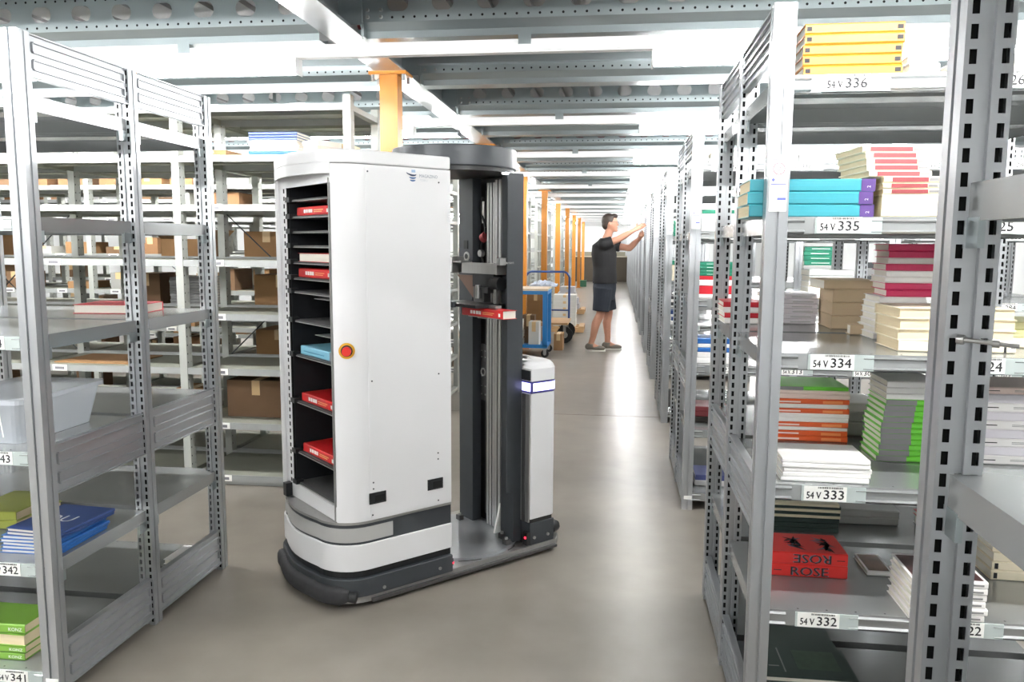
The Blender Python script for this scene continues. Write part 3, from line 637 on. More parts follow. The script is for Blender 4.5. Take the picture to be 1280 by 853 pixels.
cbox('wide brown box behind the robot on the low pale shelf', ony(322, 500, ya + .2).x, ya + .18, WL[1], .36, .3, .22, CARDD)
cbox('small brown box standing low on the pale rack', ony(240, 500, ya + .3).x, ya + .3, WL[1], .2, .18, .14, CARD)
# boxes on the pale racks further back
G2 = 'boxes on the pale racks further back'
lv = ['lowest', 'second', 'third', 'fourth', 'fifth', 'sixth', 'seventh', 'top']
GC = mat('grey_carton', (150, 150, 146), .8); WCN = mat('white_carton', (206, 206, 200), .7); BC = mat('brown_carton', (134, 98, 66), .85, 0, .08, 8)
for k in (1, 2, 3):
    for li in range(0, 7):
        cnt = 0; H = (WL[li + 1] - WL[li] - .06) if li < 7 else .2
        for b in range([0, 5, 6, 2][k]):
            for s_ in (0, 1, 2):
                if rnd.random() < .52:
                    wd = rnd.choice((.14, .2, .26)); hh = min(H, rnd.choice((.06, .10, .14, .18, .22))); cw, mt = rnd.choice((('brown', CARD), ('dark brown', CARDD), ('dark brown', CARDD), ('white', WCN), ('grey', GC), ('red-brown', BC)))
                    cbox('%s carton, %s from the aisle on the %s shelf of %s pale row' % (cw, ORD[cnt], lv[li], ORD[k]), XW - .04 - b - .2 - .31 * s_, WY(k) + .08, WL[li], wd, .3, hh, mt, rnd.uniform(-.06, .06), G2); cnt += 1
# books and cartons at the back half of the rack directly behind the robot
cbox('brown carton seen past the robot on the pale rack', XW - .78, ya + .62, WL[4], .3, .3, .17, CARD)
cbox('dark carton on the pale rack left of the robot', XW - .3, ya + .62, WL[5], .3, .3, .12, CARDD)
cbox('brown carton on the third pale shelf near the robot', XW - .7, ya + .62, WL[3], .34, .3, .2, CARD)
cbox('brown carton on the low pale shelf near the robot', XW - .72, ya + .62, WL[2], .3, .3, .16, CARD)
cbox('open carton in the pale rack behind the left rack', XW - 1.35, ya + .62, WL[4], .3, .3, .12, CARD, flaps=True)
cbox('dark carton in the pale rack behind the left rack', XW - 1.62, ya + .62, WL[3], .2, .3, .2, CARDD)
stack('the grey pile of the pale rack', XW - 1.44, XW - 1.2, ya + .6, WL[3], [('grey', GRY, .018)] * 10, depth=.25)
cbox('brown carton at the left of the pale rack', XW - 2.75, ya + .62, WL[4], .2, .3, .15, CARD)
# ---------------------------------------------------------------- picking robot
RZ = math.radians(45.6); RO = Vector((-.958, 2.847, 0))
EE = Vector((math.cos(RZ), math.sin(RZ), 0)); NN = Vector((-math.sin(RZ), math.cos(RZ), 0))
RBT = thing('picking_robot', 'white picking robot with open shelf cabinet and dark lift mast in the aisle', 'robot', RO, RZ)
def arc(cx, cy, r, a0, a1, n=10): return [(cx + r * math.cos(math.radians(a0 + (a1 - a0) * k / n)), cy + r * math.sin(math.radians(a0 + (a1 - a0) * k / n))) for k in range(n + 1)]
def bow(n=8): return [(-.08 - .02 * k / n - .028 * math.sin(math.pi * k / n), .5 - .35 * k / n) for k in range(1, n)]
def cab(off=0.0, e1=.425):
    return [(e1, -off), (e1, .6 + off)] + arc(.02, .5, .1 + off, 90, 180) + [(x - off, y) for x, y in bow()] + arc(.05, .15, .15 + off, 180, 270)
def strip(mb, pts, th, z0, z1, mt, smooth=True):
    """upright wall following a polyline (right-hand side is outside)"""
    P = [Vector(p) for p in pts]; nrm = []
    for i in range(len(P)):
        d = (P[min(i + 1, len(P) - 1)] - P[max(i - 1, 0)]).normalized(); nrm.append(Vector((-d.y, d.x)))
    inn = [p + n_ * th for p, n_ in zip(P, nrm)]; n = len(P)
    vs = [(p.x, p.y, z) for z in (z0, z1) for p in P] + [(p.x, p.y, z) for z in (z0, z1) for p in inn]
    fs = []
    for i in range(n - 1):
        fs += [(i, i + 1, n + i + 1, n + i), (2 * n + i + 1, 2 * n + i, 3 * n + i, 3 * n + i + 1)]
    mb.add(vs, fs, mt, smooth)
    fs = []
    for i in range(n - 1): fs += [(n + i, n + i + 1, 3 * n + i + 1, 3 * n + i), (i + 1, i, 2 * n + i, 2 * n + i + 1)]
    fs += [(0, n, 3 * n, 2 * n), (n - 1, 2 * n + n - 1, 3 * n + n - 1, 2 * n - 1)]
    mb.add(vs, fs, mt)
    return mb
def R(name, mb, parent=None, bev=0):
    o = mb.build(name, parent or RBT)
    if bev:
        bm_ = bmesh.new(); bm_.from_mesh(o.data); bmesh.ops.remove_doubles(bm_, verts=bm_.verts, dist=1e-5); bm_.to_mesh(o.data); bm_.free()
        b = o.modifiers.new('bevel', 'BEVEL'); b.width = bev; b.segments = 3; b.limit_method = 'ANGLE'; b.angle_limit = math.radians(50); wn = o.modifiers.new('normals', 'WEIGHTED_NORMAL')
    return o
base = [(1.06, .05), (1.06, .55), (1.0, .6)] + [(.02, .6)] + arc(.02, .5, .1, 90, 180)[1:] + bow() + arc(.05, .15, .15, 180, 270) + [(1.0, 0)]
R('chassis_plate', MB().prism(base, .018, .05, ALU))
lower = [(x - .012 if x < .02 else x, y + (-.012 if y < .15 and x < .4 else 0)) for x, y in cab(0)]
R('skirt', MB().prism(cab(.012), .045, .118, DGREY), bev=.004); R('skirt_top', MB().prism(cab(-.008), .118, .15, BLACK))
R('white_band', MB().prism(cab(.004), .147, .252, RWHITE, True), bev=.003)
R('dark_band', MB().prism(cab(-.004), .252, .332, DGREY, True))
front = arc(.02, .5, .098, 150, 180, 4) + bow() + arc(.05, .15, .148, 180, 270, 12) + [(.15, .002)]
R('status_light_strip', strip(MB(), [(x - .0, y - .001) for x, y in front], .004, .262, .318, mat('frosted_strip', (168, 168, 166), .35)))
R('cabinet_floor', MB().prism(cab(.001), .332, .342, ALU))
op = arc(.05, .15, .15, 221, 270, 10) + [(.425, 0)]
R('cabinet_shell', strip(strip(MB(), op, .012, .342, 1.69, RWHITE), [(.425, .6)] + arc(.02, .5, .1, 90, 160, 8), .012, .342, 1.69, RWHITE))
R('rear_wall', MB().box(.413, .425, .012, .588, .342, 1.69, RWHITE))
sp = R('side_panel', MB().box(.052, .424, -.0022, 0, .352, 1.683, RWHITE))
sc = MB()
for x, z in ((.06, 1.665), (.065, .885), (.365, .885), (.065, .49), (.065, .465), (.36, .56), (.36, .535), (.36, .362), (.06, .362), (.37, 1.64)): sc.cyl((x, -.0036, z), (x, -.002, z), .0034, DGREY, 8)
o_ = sc.build('screw_heads', sp); o_['kind'] = 'stuff'
for x, z in ((.082, .428), (.345, .434)):
    hd = MB(); hd.box(x - .036, x + .036, -.006, -.0022, z - .022, z + .022, BLACK); hd.box(x - .012, x + .03, -.0064, -.006, z - .016, z + .01, HOLE_SHADE); hd.build('grip_recess', sp)
cp = cab(.004); R('top_cap', MB().prism(cp, 1.692, 1.742, RWHITE, True), bev=.008)
cpl = MB().prism(cab(.004), 1.655, 1.692, RWHITE, True)
R('cap_skirt', strip(MB(), [(.425, .604)] + arc(.02, .5, .104, 90, 180) + [(x - .004, y) for x, y in bow()] + arc(.05, .15, .154, 180, 221, 5), .008, 1.655, 1.694, RWHITE))
# opening: frame plates, punched upright, black lining
R('opening_frame', MB().box(-.062, -.052, .05, .56, 1.622, 1.675, RWHITE).box(-.062, -.052, .505, .575, .342, 1.66, RWHITE).box(-.066, -.045, .062, .068, .342, 1.64, ALU).box(-.062, -.052, .055, .52, .344, .40, RWHITE))
pu = MB(); slot_face(pu, (-.06, .505, .0), (0, -1, 0), .045, 1.27, [(.014, .027)], RWHITE, sh=.017, pitch=.030); pu.box(-.056, -.05, .46, .505, 0, 1.27, HOLE_SHADE)  # black backing paints the shade seen through the punched slots
o_ = R('punched_upright', pu); o_.location = (0, 0, .36)
LIN = mat('black_lining', (22, 24, 28), .6, .2, .1, 20)
R('lining', MB().box(.36, .37, .05, .50, .36, 1.645, LIN).box(-.05, .37, .455, .465, .36, 1.645, LIN).box(-.045, .37, .05, .06, .36, 1.645, LIN).box(-.05, .37, .06, .46, 1.645, 1.652, ALUD).box(-.05, .37, .06, .46, .355, .36, ALUD))
lt = MB(); lt.box(-.092, -.064, .47, .50, .345, .40, BLACK); R('latch', lt)
MATM = mat('tray_mat', (70, 70, 70), .6, 0, .15, 60)
tr = MB(); tr.box(-.05, .34, .07, .455, -.003, 0, ALU); tr.box(-.048, .34, .07, .455, 0, .006, MATM); tr.box(-.062, -.03, .43, .47, -.004, .016, BLACK); trm = tr.mesh('tray')
TZ = [1.569, 1.503, 1.444, 1.387, 1.322, 1.259, 1.204, 1.086, .944, .749, .536, .402]
for z in TZ: obj('tray', trm, RBT, (0, 0, z))
hb = MB()
for z in (1.187, 1.045): hb.box(-.05, .2, .11, .24, z, z + .003, ALU)
R('half_tray', hb)
def rbook(label, z, cov, t, w=.30, d=.2, sp='f', pr=None, tg='', ec=-.035, nc=.265, pages=PAGES, extra=0.0):
    p = RO + EE * ec + NN * nc
    book(label, p.x, p.y, z, w, d, t, cov, sp, -math.pi / 2 + RZ + extra, pages, prints=pr, tag_=tg)
def redp(mb, a, d, t):
    for f0, f1 in ((.22, .27), (.29, .34), (.36, .42), (.43, .48)): mb.box(-a + 2 * a * f0, -a + 2 * a * f1, -.0008, 0, t * .3, t * .7, PAPER)
    mb.box(-a + 2 * a * .52, -a + 2 * a * .8, -.0008, 0, t * .55, t * .62, colm((240, 190, 120))); mb.box(-a + 2 * a * .52, -a + 2 * a * .76, -.0008, 0, t * .35, t * .42, colm((240, 190, 120))); mb.box(-a + 2 * a * .9, -a + 2 * a * .94, -.0008, 0, t * .25, t * .65, PAPER)
H6 = .007
rbook('red book in the uppermost filled tray of the robot cabinet', 1.503 + H6, RED, .034, pr=redp, tg='rb')
rbook('red book with white page edges facing out of the robot cabinet', 1.322 + H6, RED, .034, sp='b')
rbook('red book just below the white page edges in the robot cabinet', 1.259 + H6, RED, .036, pr=redp, tg='rb')
def blp(mb, a, d, t): mb.box(a - .03, a, -.0008, 0, .001, t - .001, colm((120, 120, 130))); mb.box(-a + .03, a - .08, -.0008, 0, t * .4, t * .5, colm((70, 140, 170)))
rbook('light blue book in the robot cabinet', .944 + H6, colm((122, 182, 204)), .036, pr=blp, tg='bb')
rbook('upper of the two low red books in the robot cabinet', .749 + H6, RED, .036, pr=redp, tg='rb')
rbook('lowest red book in the robot cabinet', .536 + H6, RED, .036, pr=redp, tg='rb')
# emergency button on the rounded corner
an = math.radians(240); ex, ey = .05 + .15 * math.cos(an), .15 + .15 * math.sin(an); nx, ny = math.cos(an), math.sin(an)
es = MB(); es.cyl((ex - nx * .005, ey - ny * .005, 1.005), (ex + nx * .004, ey + ny * .004, 1.005), .030, mat('button_ring', (214, 164, 40), .4), 24); ring = R('button_ring', es)
es = MB(); es.cyl((ex + nx * .004, ey + ny * .004, 1.005), (ex + nx * .007, ey + ny * .007, 1.005), .022, BLACK, 20); es.cyl((ex + nx * .007, ey + ny * .007, 1.005), (ex + nx * .028, ey + ny * .028, 1.005), .017, mat('button_red', (206, 40, 34), .35), 20); R('emergency_button', es, ring)
# emblem and lettering on the side
lg = MB(); BL1 = mat('emblem_blue', (64, 104, 152), .5); BL2 = mat('emblem_dark', (44, 60, 90), .5)
def crescent(cx, cz, r, th, a0, a1, mt, sq=.55):
    n = 10; po = []; pi_ = []
    for k in range(n + 1):
        t = math.radians(a0 + (a1 - a0) * k / n); f = math.sin(math.pi * k / n)
        po.append((cx + r * math.cos(t), -.0032, cz + r * sq * math.sin(t))); pi_.append((cx + r * math.cos(t), -.0032, cz + r * sq * math.sin(t) + th * (.35 + .65 * f)))
    lg.add(po + pi_, [(k, k + 1, n + 2 + k, n + 1 + k) for k in range(n)], mt)
for i, (dz, r) in enumerate(((-.019, .013), (-.008, .016), (.003, .0175))): crescent(.252, 1.664 + dz, r, .0065, 200, 340, BL1 if i < 2 else BL2)
crescent(.246, 1.672, .022, .005, 185, 300, BL2, .5); lg.box(.247, .264, -.0032, -.0026, 1.672, 1.682, mat('emblem_light', (150, 176, 204), .5))
text(lg, 'MAGAZINO', (.282, -.0032, 1.655), (1, 0, 0), (0, 0, 1), .017, mat('logo_grey', (120, 132, 146), .6), .082); text(lg, 'TORU', (.284, -.0032, 1.640), (1, 0, 0), (0, 0, 1), .012, mat('logo_pale', (190, 196, 202), .6), .034)
R('logo', lg, sp)
# front bumper
bp = arc(.02, .5, .135, 150, 180, 4) + [(x - .035, y) for x, y in bow()] + arc(.05, .15, .185, 180, 236, 6)
fb = MB(); P_ = [Vector(p) for p in bp]; NB = 14; vs = []
for i, p in enumerate(P_):
    d = (P_[min(i + 1, len(P_) - 1)] - P_[max(i - 1, 0)]).normalized(); nn_ = Vector((d.y, -d.x)); k_ = .62 if i in (0, len(P_) - 1) else 1
    ctr_ = p - nn_ * .022
    for j in range(NB):
        t = 2 * math.pi * j / NB; rr = (abs(math.cos(t)) ** 3 + abs(math.sin(t)) ** 3) ** (-1 / 3)
        vs.append((ctr_.x + nn_.x * .024 * k_ * rr * math.cos(t), ctr_.y + nn_.y * .024 * k_ * rr * math.cos(t), .057 + .036 * k_ * rr * math.sin(t)))
fb.add(vs, [(i * NB + j, i * NB + (j + 1) % NB, (i + 1) * NB + (j + 1) % NB, (i + 1) * NB + j) for i in range(len(P_) - 1) for j in range(NB)], FOAM, True)
fb.add(vs, [tuple(range(NB)), tuple(range((len(P_) - 1) * NB, len(P_) * NB))[::-1]], FOAM); R('front_bumper', fb)
bc = MB(); an = math.radians(238); bc.cyl((.05 + .165 * math.cos(an), .15 + .165 * math.sin(an), .055), (.05 + .172 * math.cos(an + .16), .15 + .172 * math.sin(an + .16), .05), .022, BLACK, 10); R('bumper_end', bc)
for x, z in ((.10, .05), (.36, .06)): q = MB(); q.cyl((x, -.016, z + .015), (x, -.010, z + .015), .007, ALU, 8); R('skirt_screw', q)
tl = MB(); tl.box(.41, .428, -.01, .0, .07, .10, BLACK); tl.box(.424, .43, -.012, -.002, .078, .084, mat('red_led', (255, 40, 60), .5, emit=1.5)); R('edge_sensor', tl)
# turntable with lift mast
ZN = mat('zinc_plate', (176, 180, 184), .3, .7, .04, 8)
R('turntable', MB().prism([(.65 + .285 * math.cos(k * math.pi / 24), .3 + .285 * math.sin(k * math.pi / 24)) for k in range(48)], .05, .062, ZN, True))
tt = MB(); c48 = [(math.cos(k * math.pi / 24), math.sin(k * math.pi / 24)) for k in range(48)]
tt.prism([(.65 + .272 * c, .3 + .272 * s) for c, s in c48], 1.722, 1.808, DGREY, True); R('mast_cap', tt, bev=.006)
R('cap_underside', MB().prism([(.65 + .262 * c, .3 + .262 * s) for c, s in c48], 1.705, 1.722, BLACK, True))
cl = MB(); LED = mat('cap_led', (240, 244, 250), .5, emit=2.0)
strip(cl, [(.65 + .266 * math.cos(math.radians(a)), .3 + .266 * math.sin(math.radians(a))) for a in range(-70, -28, 4)], .02, 1.698, 1.706, LED); R('cap_light', cl)
MS = Matrix.Identity(4)
R('left_mast_plate', MB().box(.82, .87, .405, .515, .062, 1.705, DGREY))
R('mast_back', MB().box(.885, .895, .12, .53, .062, 1.705, BLACK))
def profile(x0, x1, y0, y1, z0, z1, mt, gro=2):
    mb = MB(); mb.box(x0 + .008, x1, y0, y1, z0, z1, mt); n = gro + 1; wdt = (y1 - y0) / (n + gro * .5)
    y = y0
    for i in range(n): mb.box(x0, x0 + .008, y, y + wdt, z0, z1, mt); y += wdt * 1.5
    return mb
R('lift_rail', profile(.84, .885, .258, .318, .07, 1.68, ALU)); R('guide_rail', profile(.835, .885, .205, .25, .07, 1.69, ALU, 1)); R('dark_rail', profile(.835, .885, .155, .20, .07, 1.70, ALUD, 1))
rp_ = MB(); rp_.box(.80, .845, .06, .150, .062, 1.705, DGREY); rp_.box(.76, .80, .06, .068, .3, 1.705, DGREY); R('right_mast_plate', rp_)
R('belt', MB().box(.872, .876, .355, .375, .1, 1.65, ALUD))
bk = MB(); bk.box(.862, .872, .345, .395, .66, .93, ALUD); 
for z in (.69, .73, .87, .90):
    for y in (.355, .385): bk.cyl((.858, y, z), (.862, y, z), .004, ALU, 6)
R('belt_clamp', bk)
cb = MB(); pts = [(.855, .37 + .02 * math.sin(k * .9), 1.62 - .028 * k) for k in range(12)]; cb.tube(pts, .006, BLACK, 6); cb.tube([(.85, .36 + .018 * math.cos(k), .80 + .018 * math.sin(k)) for k in range(7)], .004, ALU, 6); cb.cyl((.86, .375, 1.50), (.86, .375, 1.60), .006, PAPER, 8); R('cable', cb)
rd = MB(); rd.cyl((.855, .37, 1.43), (.855, .345, 1.44), .022, mat('dull_red', (130, 44, 48), .5), 12); rd.cyl((.855, .37, 1.36), (.835, .37, 1.36), .016, ALU, 12); R('cable_clamp', rd)
fn = MB(); fn.cyl((.816, .45, 1.345), (.82, .45, 1.345), .022, ALU, 16); fn.cyl((.814, .45, 1.345), (.816, .45, 1.345), .012, BLACK, 12); fn.box(.815, .82, .44, .47, 1.38, 1.42, BLACK); R('mast_fan', fn)
ca = MB(); ca.box(.755, .80, .12, .40, 1.27, 1.318, ALU); ca.box(.735, .80, .38, .455, 1.318, 1.326, ALU); ca.box(.735, .795, .06, .11, 1.318, 1.326, ALU); ca.box(.735, .80, .448, .455, 1.27, 1.345, ALU); ca.box(.735, .80, .104, .112, 1.27, 1.345, ALU); ca.box(.72, .76, .45, .49, 1.31, 1.34, PAPER); ca.box(.72, .75, .06, .09, 1.312, 1.342, ALU); R('carriage', ca)
me_ = MB(); me_.box(.76, .83, .16, .32, 1.21, 1.27, BLACK); me_.box(.75, .80, .19, .30, 1.185, 1.21, ALUD); me_.cyl((.76, .1, 1.23), (.76, .16, 1.23), .03, BLACK, 14); me_.box(.75, .79, .22, .30, 1.10, 1.20, ALUD); me_.cyl((.74, .25, 1.16), (.74, .25, 1.22), .012, ALU, 10); me_.box(.745, .76, .12, .14, 1.10, 1.24, ALU)
me_.add([(.77, .46, 1.26), (.77, .32, 1.26), (.77, .32, 1.15), (.78, .46, 1.26), (.78, .32, 1.26), (.78, .32, 1.15)], [(0, 1, 2), (5, 4, 3), (0, 3, 4, 1), (1, 4, 5, 2), (2, 5, 3, 0)], mat('bronze_plate', (112, 88, 76), .5, .3)); R('gripper_drive', me_)
gp = MB(); gp.box(.62, .78, .10, .42, 1.128, 1.142, BLACK); gp.box(.60, .62, .25, .45, 1.125, 1.15, DGREY); gp.box(.69, .72, .05, .20, 1.128, 1.14, ALU); gp.box(.68, .695, .09, .17, 1.08, 1.084, ALU); gp.box(.74, .76, .1, .3, 1.084, 1.128, ALUD); gp.box(.68, .76, .02, .24, 1.084, 1.0885, ALU); R('gripper', gp)
rbook('red book held by the gripper on the robot mast', 1.0890, RED, .036, d=.075, pr=redp, tg='rb', ec=.663, nc=.115)
for (x, y) in ((.80, .46), (.81, .13), (.78, .06)):
    q = MB(); q.box(x - .03, x - .005, y - .015, y + .015, .062, .085, ALUD); q.cyl((x - .02, y, .085), (x - .02, y, .095), .008, ALU, 8); R('mast_foot', q)
ft = MB(); ft.add([(.80, .20, .062), (.835, .20, .062), (.835, .20, .2), (.80, .21, .062), (.835, .21, .062), (.835, .21, .2)], [(0, 1, 2), (5, 4, 3), (0, 3, 4, 1), (1, 4, 5, 2), (2, 5, 3, 0)], PAPER); R('gusset', ft)
# rear unit
def rear(off=0): return [(.85, -off), (.97, -off)] + arc(.97, .03, .03 + off, 270, 360, 5) + [(1.0 + off, .57)] + arc(.97, .57, .03 + off, 0, 90, 5) + [(.94, .6 + off), (.94, .1), (.85, .1)]
R('rear_base', MB().prism([(.852, .004), (.995, .004), (.995, .596), (.94, .596), (.94, .1), (.852, .1)], .05, .152, DGREY), bev=.003)
R('rear_gap', MB().prism([(.86, .01), (.985, .01), (.985, .59), (.945, .59), (.945, .1), (.86, .1)], .152, .172, BLACK))
R('rear_shell', MB().prism(rear(), .172, .748, RWHITE, False), bev=.004)
R('rear_strip', MB().box(.842, .85, .004, .10, .16, .745, ALU).box(.838, .842, .03, .05, .16, .745, ALUD).box(.838, .842, .07, .085, .16, .745, ALUD))
VI = mat('violet_light', (186, 184, 255), .4, emit=1.6); VIF = mat('violet_frame', (52, 48, 110), .4)
R('light_band_frame', MB().prism(rear(.001), .748, .802, VIF))
R('light_band', strip(MB(), [(.86, -.002), (.97, -.002)] + arc(.97, .03, .032, 270, 360, 5) + [(1.002, .3)], .003, .757, .793, VI))
R('light_band_end', MB().box(.846, .85, .006, .09, .757, .793, VI))
rc = MB(); ro = rear(.001); rc.prism(ro, .802, .856, RWHITE)
pr_ = ro; z_ = .856
for f, z1_ in ((.90, .872), (.72, .884), (.40, .890)):
    nx2 = [(.96 + (x - .96) * f, .3 + (y - .3) * (1 - (1 - f) * .25)) for x, y in ro]
    n_ = len(ro); rc.add([(x, y, z_) for x, y in pr_] + [(x, y, z1_) for x, y in nx2], [(i, (i + 1) % n_, n_ + (i + 1) % n_, n_ + i) for i in range(n_)], RWHITE, True); pr_ = nx2; z_ = z1_
rc.add([(x, y, z_) for x, y in pr_], [tuple(range(len(ro)))], RWHITE)
R('rear_cap', rc)
R('cap_notch', MB().box(.842, .85, .004, .1, .806, .85, BLACK))
rb = MB(); rb.tube([(1.02, .06, .075), (1.075, .085, .075), (1.085, .15, .075), (1.085, .45, .075), (1.075, .515, .075), (1.02, .54, .075)], .024, BLACK, 10); R('rear_bumper', rb)
for x in (.875, .955): q = MB(); q.cyl((x, -.004, .085), (x, .004, .085), .007, ALU, 8); R('base_screw', q)
sr = MB(); sr.box(.832, .852, .0, .03, .055, .115, BLACK); sr.cyl((.83, .012, .09), (.834, .012, .09), .006, mat('red_led', (255, 40, 60)), 8); R('rear_sensor', sr)
R('slot_mark', strip(strip(MB(), [(.65 + .295 * math.cos(math.radians(a)), .3 + .295 * math.sin(math.radians(a))) for a in range(-122, -98, 4)], .004, .05, .0515, BLACK), [(.65 + .295 * math.cos(math.radians(a)), .3 + .295 * math.sin(math.radians(a))) for a in range(-72, -56, 4)], .004, .05, .0515, BLACK))
R('edge_trim', MB().box(.05, 1.0, -.014, 0, .018, .03, ALUD))
for (x, y) in ((.15, .1), (.15, .5), (.95, .1), (.95, .5), (.5, .3)):
    q = MB(); q.cyl((x, y - .015, .02), (x, y + .015, .02), .02, RUBBER, 12); R('wheel', q)

# ---------------------------------------------------------------- the man picking
def ball(mb, c, r, mt, n=12, m_=8):
    rx, ry, rz = r if isinstance(r, tuple) else (r, r, r); vs = [(c[0], c[1], c[2] - rz)]; fs = []
    for j in range(1, m_):
        t = math.pi * j / m_ - math.pi / 2
        for i in range(n):
            p = 2 * math.pi * i / n; vs.append((c[0] + rx * math.cos(t) * math.cos(p), c[1] + ry * math.cos(t) * math.sin(p), c[2] + rz * math.sin(t)))
    vs.append((c[0], c[1], c[2] + rz)); L = len(vs) - 1
    for i in range(n):
        fs.append((0, 1 + (i + 1) % n, 1 + i)); fs.append((L, 1 + (m_ - 2) * n + i, 1 + (m_ - 2) * n + (i + 1) % n))
        for j in range(m_ - 2): a = 1 + j * n; fs.append((a + i, a + (i + 1) % n, a + n + (i + 1) % n, a + n + i))
    mb.add(vs, fs, mt, True)
def chain(mb, pts, mt):
    for (p, r), (q, s) in zip(pts, pts[1:]):
        mb.cyl(p, q, r, mt, 14, s)
    for p, r in pts: ball(mb, p, r * 1.0, mt)
def loft(mb, rings, mt, n=20, rot=0.0):
    """rings: (cx,cy,z,rx,ry)"""
    vs = []; c, s = math.cos(rot), math.sin(rot)
    for cx, cy, z, rx, ry in rings:
        for k in range(n):
            t = 2 * math.pi * k / n; a, b = rx * math.cos(t), ry * math.sin(t); vs.append((cx + a * c - b * s, cy + a * s + b * c, z))
    fs = [(j * n + i, j * n + (i + 1) % n, (j + 1) * n + (i + 1) % n, (j + 1) * n + i) for j in range(len(rings) - 1) for i in range(n)]
    fs += [tuple(range(n - 1, -1, -1)), tuple(range((len(rings) - 1) * n, len(rings) * n))]
    mb.add(vs, fs, mt, True)
def fuse(o, vox, sm=4):
    r = o.modifiers.new('fuse', 'REMESH'); r.mode = 'VOXEL'; r.voxel_size = vox; r.use_smooth_shade = True
    s = o.modifiers.new('smooth', 'SMOOTH'); s.iterations = sm; s.factor = .5
SKIN = mat('skin', (192, 140, 116), .5, 0, .04, 20); HAIR = mat('dark_hair', (52, 42, 36), .6, 0, .2, 60); SHIRT = mat('black_shirt', (30, 30, 32), .8, 0, .08, 25, bump=.1); SHORT = mat('navy_shorts', (34, 40, 50), .8, 0, .1, 25, bump=.1); SHOE = mat('grey_shoe', (120, 114, 104), .7, 0, .08, 30); SOLE = mat('shoe_sole', (226, 224, 216), .6)
MX, MY = -.13, 10.72
b = MB(); TR = -.30      # body turned a little away from the camera
hx = .03
# head: facing +x
ball(b, (hx, 0, 1.695), (.098, .076, .112), SKIN, 20, 14); ball(b, (hx + .02, 0, 1.635), (.070, .058, .066), SKIN, 16, 10)
b.add([(hx + .085, -.012, 1.66), (hx + .085, .012, 1.66), (hx + .122, 0, 1.655), (hx + .09, 0, 1.71)], [(0, 1, 2), (0, 2, 3), (1, 3, 2), (0, 3, 1)], SKIN)
ball(b, (hx + .088, 0, 1.628), (.012, .024, .008), SKIN); ball(b, (hx + .075, 0, 1.595), (.024, .028, .02), SKIN)
for s in (-1, 1): ball(b, (hx - .01, s * .078, 1.682), (.018, .010, .032), SKIN); ball(b, (hx + .08, s * .03, 1.70), (.014, .017, .011), SKIN)
chain(b, [((-.035, 0, 1.44), .062), ((.0, 0, 1.53), .056), ((.018, 0, 1.60), .054)], SKIN)
loft(b, [(-.02, 0, .84, .10, .15), (-.02, 0, .95, .112, .165), (-.03, 0, 1.10, .10, .145), (-.035, 0, 1.28, .115, .175), (-.045, 0, 1.40, .10, .185), (-.04, 0, 1.46, .07, .12)], SKIN, 20, TR)
sh = {}
for s, el, wr, hd in ((-1, (.13, -.175, 1.475), (.34, -.15, 1.60), (.405, -.13, 1.635)), (1, (.29, .12, 1.365), (.41, .01, 1.49), (.435, -.04, 1.535))):
    S0 = (-.045 + .19 * math.sin(TR) * -s * .0, s * .175, 1.415); sh[s] = S0
    chain(b, [(S0, .062), (tuple((Vector(S0) + Vector(el)) / 2), .050), (el, .043), (tuple((Vector(el) * .6 + Vector(wr) * .4)), .042), (wr, .028), (hd, .034)], SKIN)
    d = (Vector(hd) - Vector(wr)).normalized(); side = Vector((0, 0, 1)).cross(d).normalized(); upv = d.cross(side)
    ball(b, hd, (.042, .03, .036), SKIN)
    for f, L in ((-.026, .062), (-.009, .072), (.009, .068), (.026, .052)):
        p0 = Vector(hd) + upv * f + d * .018; p1 = p0 + d * L * .6 + side * (s * .004); p2 = p1 + d * L * .3 - side * .02
        chain(b, [(p0, .011), (p1, .0095), (p2, .008)], SKIN)
    p0 = Vector(wr) + d * .03 + upv * .028; p1 = p0 + upv * .03 + d * .02; chain(b, [(p0, .013), (p1, .011), (p1 + d * .028, .009)], SKIN)
legs = {-1: [(-.045, -.085, .84), (-.075, -.10, .50), (-.20, -.105, .085)], 1: [(-.03, .08, .84), (.03, .09, .50), (.02, .09, .085)]}
for s, (hp, kn, ak) in legs.items():
    mid = tuple(Vector(hp) * .5 + Vector(kn) * .5); calf = tuple(Vector(kn) * .68 + Vector(ak) * .32 + Vector((-.02, 0, 0)))
    chain(b, [(hp, .080), (mid, .078), (kn, .057), (calf, .058), (tuple(Vector(kn) * .25 + Vector(ak) * .75), .042), (ak, .038)], SKIN)
    chain(b, [(ak, .04), ((ak[0] + .09, ak[1], .045), .035), ((ak[0] + .16, ak[1], .04), .03)], SKIN)
man = tag(b.build('person', None, (MX, MY, 0)), 'person in black t-shirt and dark shorts reaching up to the rack', 'person'); fuse(man, .0085, 5)
c = MB()
loft(c, [(-.03, 0, .90, .158, .192), (-.03, 0, 1.0, .156, .188), (-.035, 0, 1.12, .152, .180), (-.045, 0, 1.28, .165, .198), (-.055, 0, 1.40, .142, .205), (-.04, 0, 1.455, .088, .135), (-.03, 0, 1.495, .07, .075)], SHIRT, 24, TR)
for s, e_ in ((-1, (.13, -.175, 1.475)), (1, (.29, .12, 1.365))):
    S0 = Vector(sh[s]); m1 = S0.lerp(Vector(e_), .62); chain(c, [(tuple(S0), .082), (tuple(S0.lerp(Vector(e_), .3)), .076)], SHIRT); c.cyl(S0.lerp(Vector(e_), .3), m1, .074, SHIRT, 16, .072)
fuse(c.build('t_shirt', man), .010, 3)
c = MB(); loft(c, [(-.035, -.0, .68, .135, .19), (-.03, 0, .84, .152, .19), (-.03, 0, .94, .146, .18)], SHORT, 24, TR)
